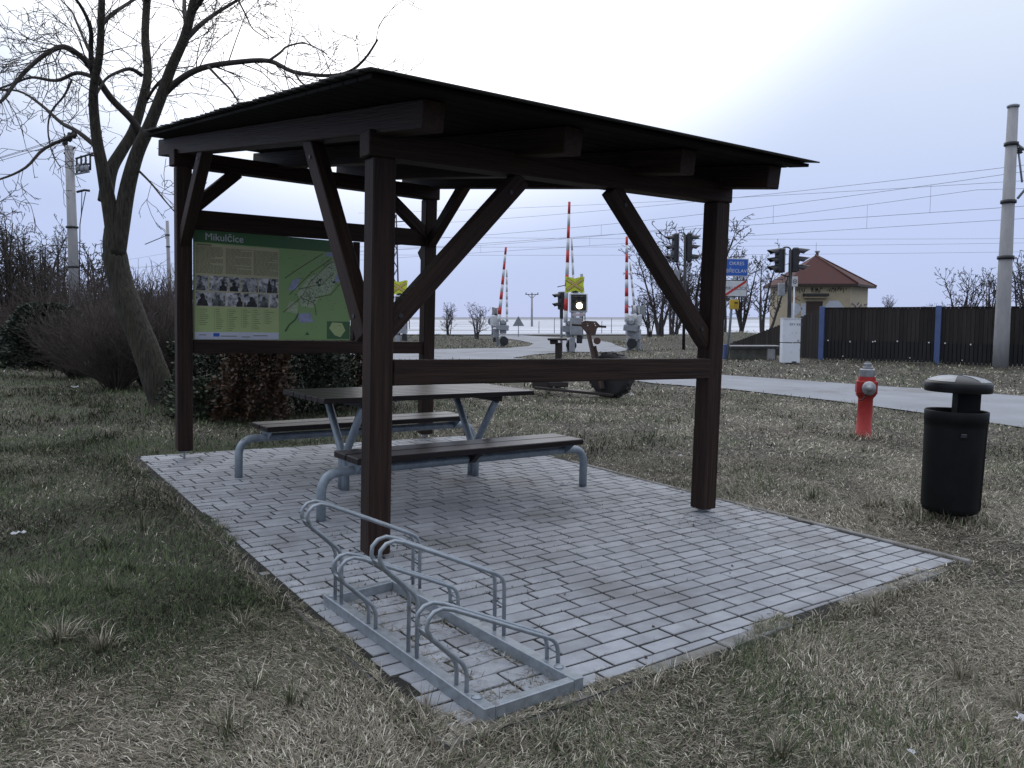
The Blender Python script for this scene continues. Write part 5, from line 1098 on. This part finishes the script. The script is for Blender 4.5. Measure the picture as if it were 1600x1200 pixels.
for n, y0, y1, Lm, Wm in ((290000, 2.0, 4.6, 0.040, 0.0027), (230000, 4.6, 9.0, 0.045, 0.0042), (130000, 9.0, 17.0, 0.065, 0.008), (110000, 17.0, 48.0, 0.10, 0.02)):
    x, y = scatter(n, y0, y1, 1.6); m = mask(x, y); dens = vnoise(x * 1.3, y * 1.3, 1) * 0.6 + vnoise(x * 5, y * 5, 2) * 0.4; dens = 0.55 * dens + 0.45 * vnoise(x * 14, y * 14, 22); m &= rng.random(len(x)) < 0.38 + 1.0 * dens
    x, y = x[m], y[m]; k = len(x)
    gside = np.clip((-0.5 - x) / 1.3, 0, 1) * np.clip((y - 2.5) / 1.6, 0.2, 1)
    dry = np.clip(0.82 - 0.68 * gside + (vnoise(x * 0.9 + 7, y * 0.9, 8) - 0.5) * 0.7 + (vnoise(x * 3, y * 3, 9) - 0.5) * 0.45, 0.06, 0.97)
    cols = grass_colour(x, y, dry); isd = cols[:, 0] > cols[:, 1]
    lean = np.where(isd, rng.uniform(0.9, 1.5, k), rng.uniform(0.2, 1.1, k)); flow = vnoise(x * 0.8, y * 0.8, 12) * 9
    head = np.where(rng.random(k) < 0.45, flow + rng.normal(0, 0.5, k), rng.uniform(0, 6.283, k))
    tuft = (vnoise(x * 2.2, y * 2.2, 6) > 0.74) * 1.0; L = Lm * rng.uniform(0.45, 1.45, k) * (1 + 0.8 * tuft * (rng.random(k) < 0.6))
    zo = np.where(in_poly(x, y, PADW), 0.001, -0.030 + 0.012 * rng.random(k)); lean = np.where(zo > 0, np.maximum(lean, 1.15), lean)
    add(*blades(x, y, L, Wm * rng.uniform(0.6, 1.4, k), lean, head, rng.uniform(0.1, 0.9, k), cols, zoff=zo))
# tussocks and long dry stalks
for i in range(120):
    if i < 40: cx, cy = rng.uniform(-3.2, 2.6), rng.uniform(2.5, 5)
    else: cy = rng.uniform(4, 16); cx = rng.uniform(-0.62, 0.65) * cy
    if not mask(np.array([cx]), np.array([cy]))[0]: continue
    k = int(rng.integers(40, 110)); a = rng.uniform(0, 6.283, k); r = np.abs(rng.normal(0, 0.035, k)); x, y = cx + r * np.cos(a), cy + r * np.sin(a)
    cols = grass_colour(x, y, np.full(k, rng.choice([0.2, 0.55, 0.9]))); add(*blades(x, y, rng.uniform(0.06, 0.17, k), np.full(k, 0.0035), np.abs(rng.normal(0.5, 0.3, k)), a + rng.normal(0, 0.4, k), rng.uniform(0.2, 1.0, k), cols))
# tufts round the hydrant, the bin, the pole feet and the pad edge
feet = [(PAD @ hb, 60), (PAD @ bb, 160)] + [(PAD @ v3(p, 0), 0) for p in (Np, Rp)]
for p, k in feet:
    k = k * 8
    if not k: continue
    a = rng.uniform(0, 6.283, k); r = 0.10 + np.abs(rng.normal(0, 0.16, k)); x, y = p.x + r * np.cos(a), p.y + r * np.sin(a); add(*blades(x, y, rng.uniform(0.06, 0.20, k), np.full(k, 0.005), rng.uniform(0.3, 1.3, k), rng.uniform(0, 6.283, k), rng.uniform(0.2, 0.9, k), grass_colour(x, y, np.full(k, 0.75))))
k = 9000; e = rng.integers(0, 2, k); tt = rng.random(k); Pa = np.array(PADW)
ex_ = Pa[e] + (Pa[e + 1] - Pa[e]) * tt[:, None]; x = ex_[:, 0] + rng.normal(0, 0.03, k); y = ex_[:, 1] + rng.normal(0, 0.03, k) - 0.035; m = rng.random(k) < vnoise(x * 3, y * 3, 31) * 1.4 - 0.25; x, y = x[m], y[m]; k = len(x)
add(*blades(x, y, rng.uniform(0.03, 0.10, k), np.full(k, 0.0035), rng.uniform(0.3, 1.4, k), rng.uniform(0, 6.283, k), rng.uniform(0.2, 0.9, k), grass_colour(x, y, np.full(k, 0.8)), zoff=-0.015))
gme = mesh_np('grass', np.concatenate(GV), np.concatenate(GF), False, np.concatenate(GC)); setmat(gme, BLADE)
o = bpy.data.objects.new('grass', gme); COL.objects.link(o); tag(o, 'short matted winter grass, dry straw and dull green, over the lawn', 'grass', kind='stuff')
# ---- withered grass and moss caught in the rack and between pavers
GV, GF, GC = [], [], []; nv = 0
k = 5200; a = rng.uniform(-0.20, 0.21, k); b_ = rng.uniform(-0.70, 0.70, k); c_ = rb.xy
wgt = np.clip(0.25 + 1.5 * (np.abs(a - 0.02) - 0.06) / 0.2 + (vnoise(a * 12 + 50, b_ * 12, 4) - 0.5) * 1.2 + (np.abs(b_) > 0.52) * 0.4, 0.03, 1); m = rng.random(k) < wgt; a, b_ = a[m], b_[m]; k = len(a)
x = c_.x + uR.x * a + vR.x * b_; y = c_.y + uR.y * a + vR.y * b_
add(*blades(x, y, rng.uniform(0.02, 0.07, k), np.full(k, 0.003), rng.uniform(1.1, 1.5, k), rng.uniform(0, 6.283, k), rng.uniform(0, 0.3, k), grass_colour(x, y, np.full(k, 0.8)) * 0.75, z=-TILT * x - 0.012 + 0.016 * rng.random(k)))
sp = [(p.x, p.y, 0.16, 90) for p in (Np, Rp, Lp, Bp)] + [(PADP[0][0] + (PADP[1][0] - PADP[0][0]) * s + 0.08, PADP[0][1] + (PADP[1][1] - PADP[0][1]) * s + 0.05, 0.07, 60) for s in np.linspace(0.02, 0.86, 26)] + [(rng.uniform(-1.2, 0.4), rng.uniform(3.4, 5.4), 0.10, 110) for _ in range(16)] + [(rng.uniform(0.2, 2.4), rng.uniform(3.6, 6.4), 0.16, 60) for _ in range(16)] + [(1.3, 5.8, 0.12, 70), (0.42, 3.28, 0.12, 160), (-0.2, 7.2, 0.2, 120), (-1.0, 4.25, 0.12, 120)]
for sx, sy, r, k in sp:
    x = sx + rng.normal(0, r, k); y = sy + rng.normal(0, r, k)
    jr = (((x - O[0]) * e2[0] + (y - O[1]) * e2[1]) - 0.02 + PWd / 2) / PWd; d_ = (np.round(jr) - jr) * PWd * 0.85; x += e2[0] * d_; y += e2[1] * d_
    m = in_poly(x, y, PADP); x, y = x[m], y[m]; k = len(x); add(*blades(x, y, rng.uniform(0.012, 0.032, k), np.full(k, 0.004), rng.uniform(0.5, 1.5, k), rng.uniform(0, 6.283, k), rng.uniform(0, 0.4, k), grass_colour(x, y, np.full(k, 0.5)) * 0.7, z=-TILT * x - 0.006))
k = 420; x = np.concatenate([rng.uniform(-3.4, 2.6, 300), rng.normal(1.40, 0.28, 60), rng.normal(-0.85, 0.3, 60)]); y = np.concatenate([rng.uniform(2.9, 9.6, 300), rng.normal(5.95, 0.22, 60), rng.normal(4.8, 0.3, 60)]); m = in_poly(x, y, PADP) & (rng.random(k) < 0.75); x, y = x[m], y[m]; k = len(x)
cc_ = np.array((0.028, 0.020, 0.014)) * rng.uniform(0.5, 2.2, (k, 1)); add(*blades(x, y, rng.uniform(0.010, 0.045, k), rng.uniform(0.004, 0.016, k), rng.uniform(1.35, 1.5, k), rng.uniform(0, 6.283, k), rng.uniform(-0.2, 0.1, k), cc_, z=-TILT * x + 0.004))
gme = mesh_np('joint_moss', np.concatenate(GV), np.concatenate(GF), False, np.concatenate(GC)); setmat(gme, BLADE)
o = bpy.data.objects.new('joint_weeds', gme); COL.objects.link(o); tag(o, 'withered grass and moss caught in paving joints and the bike rack', 'weeds', kind='stuff')
# ---- scraps of litter
PAPER = mat('white_paper', (0.75, 0.76, 0.80), 0.7, var=0.05)
def scrap(label, px, py, s, local=False):
    p = gp(px, py); r = random.Random(px); bm = bmesh.new(); n = 4; g = [[bm.verts.new(((i / n - .5) * s * 1.6, (j / n - .5) * s, r.uniform(0, s * 0.45))) for i in range(n + 1)] for j in range(n + 1)]
    for j in range(n):
        for i in range(n):
            if r.random() > 0.12 or (i, j) == (1, 1): bm.faces.new((g[j][i], g[j][i + 1], g[j + 1][i + 1], g[j + 1][i]))
    r_ = bmesh.ops.solidify(bm, geom=bm.faces[:], thickness=0.001)
    single('paper_scrap', bm_mesh(bm), PAPER, label, 'litter', p + Vector((0, 0, 0.006)), r.uniform(0, 6), group='paper scraps')
scrap('crumpled white paper scrap on the green grass at left', 29, 836, 0.05); scrap('white paper scrap at the lower right edge', 1594, 1125, 0.035); scrap('white scrap beside the right bench leg', 881, 758, 0.05); scrap('white scrap in the dry grass at the bottom right', 1424, 1178, 0.02)
scrap('white scrap on the lawn right of the wooden motorcycle', 986, 618, 0.09); scrap('white scrap in front of the hedge', 117, 606, 0.09); scrap('small white scrap on the lawn left of the right post', 1064, 713, 0.035)
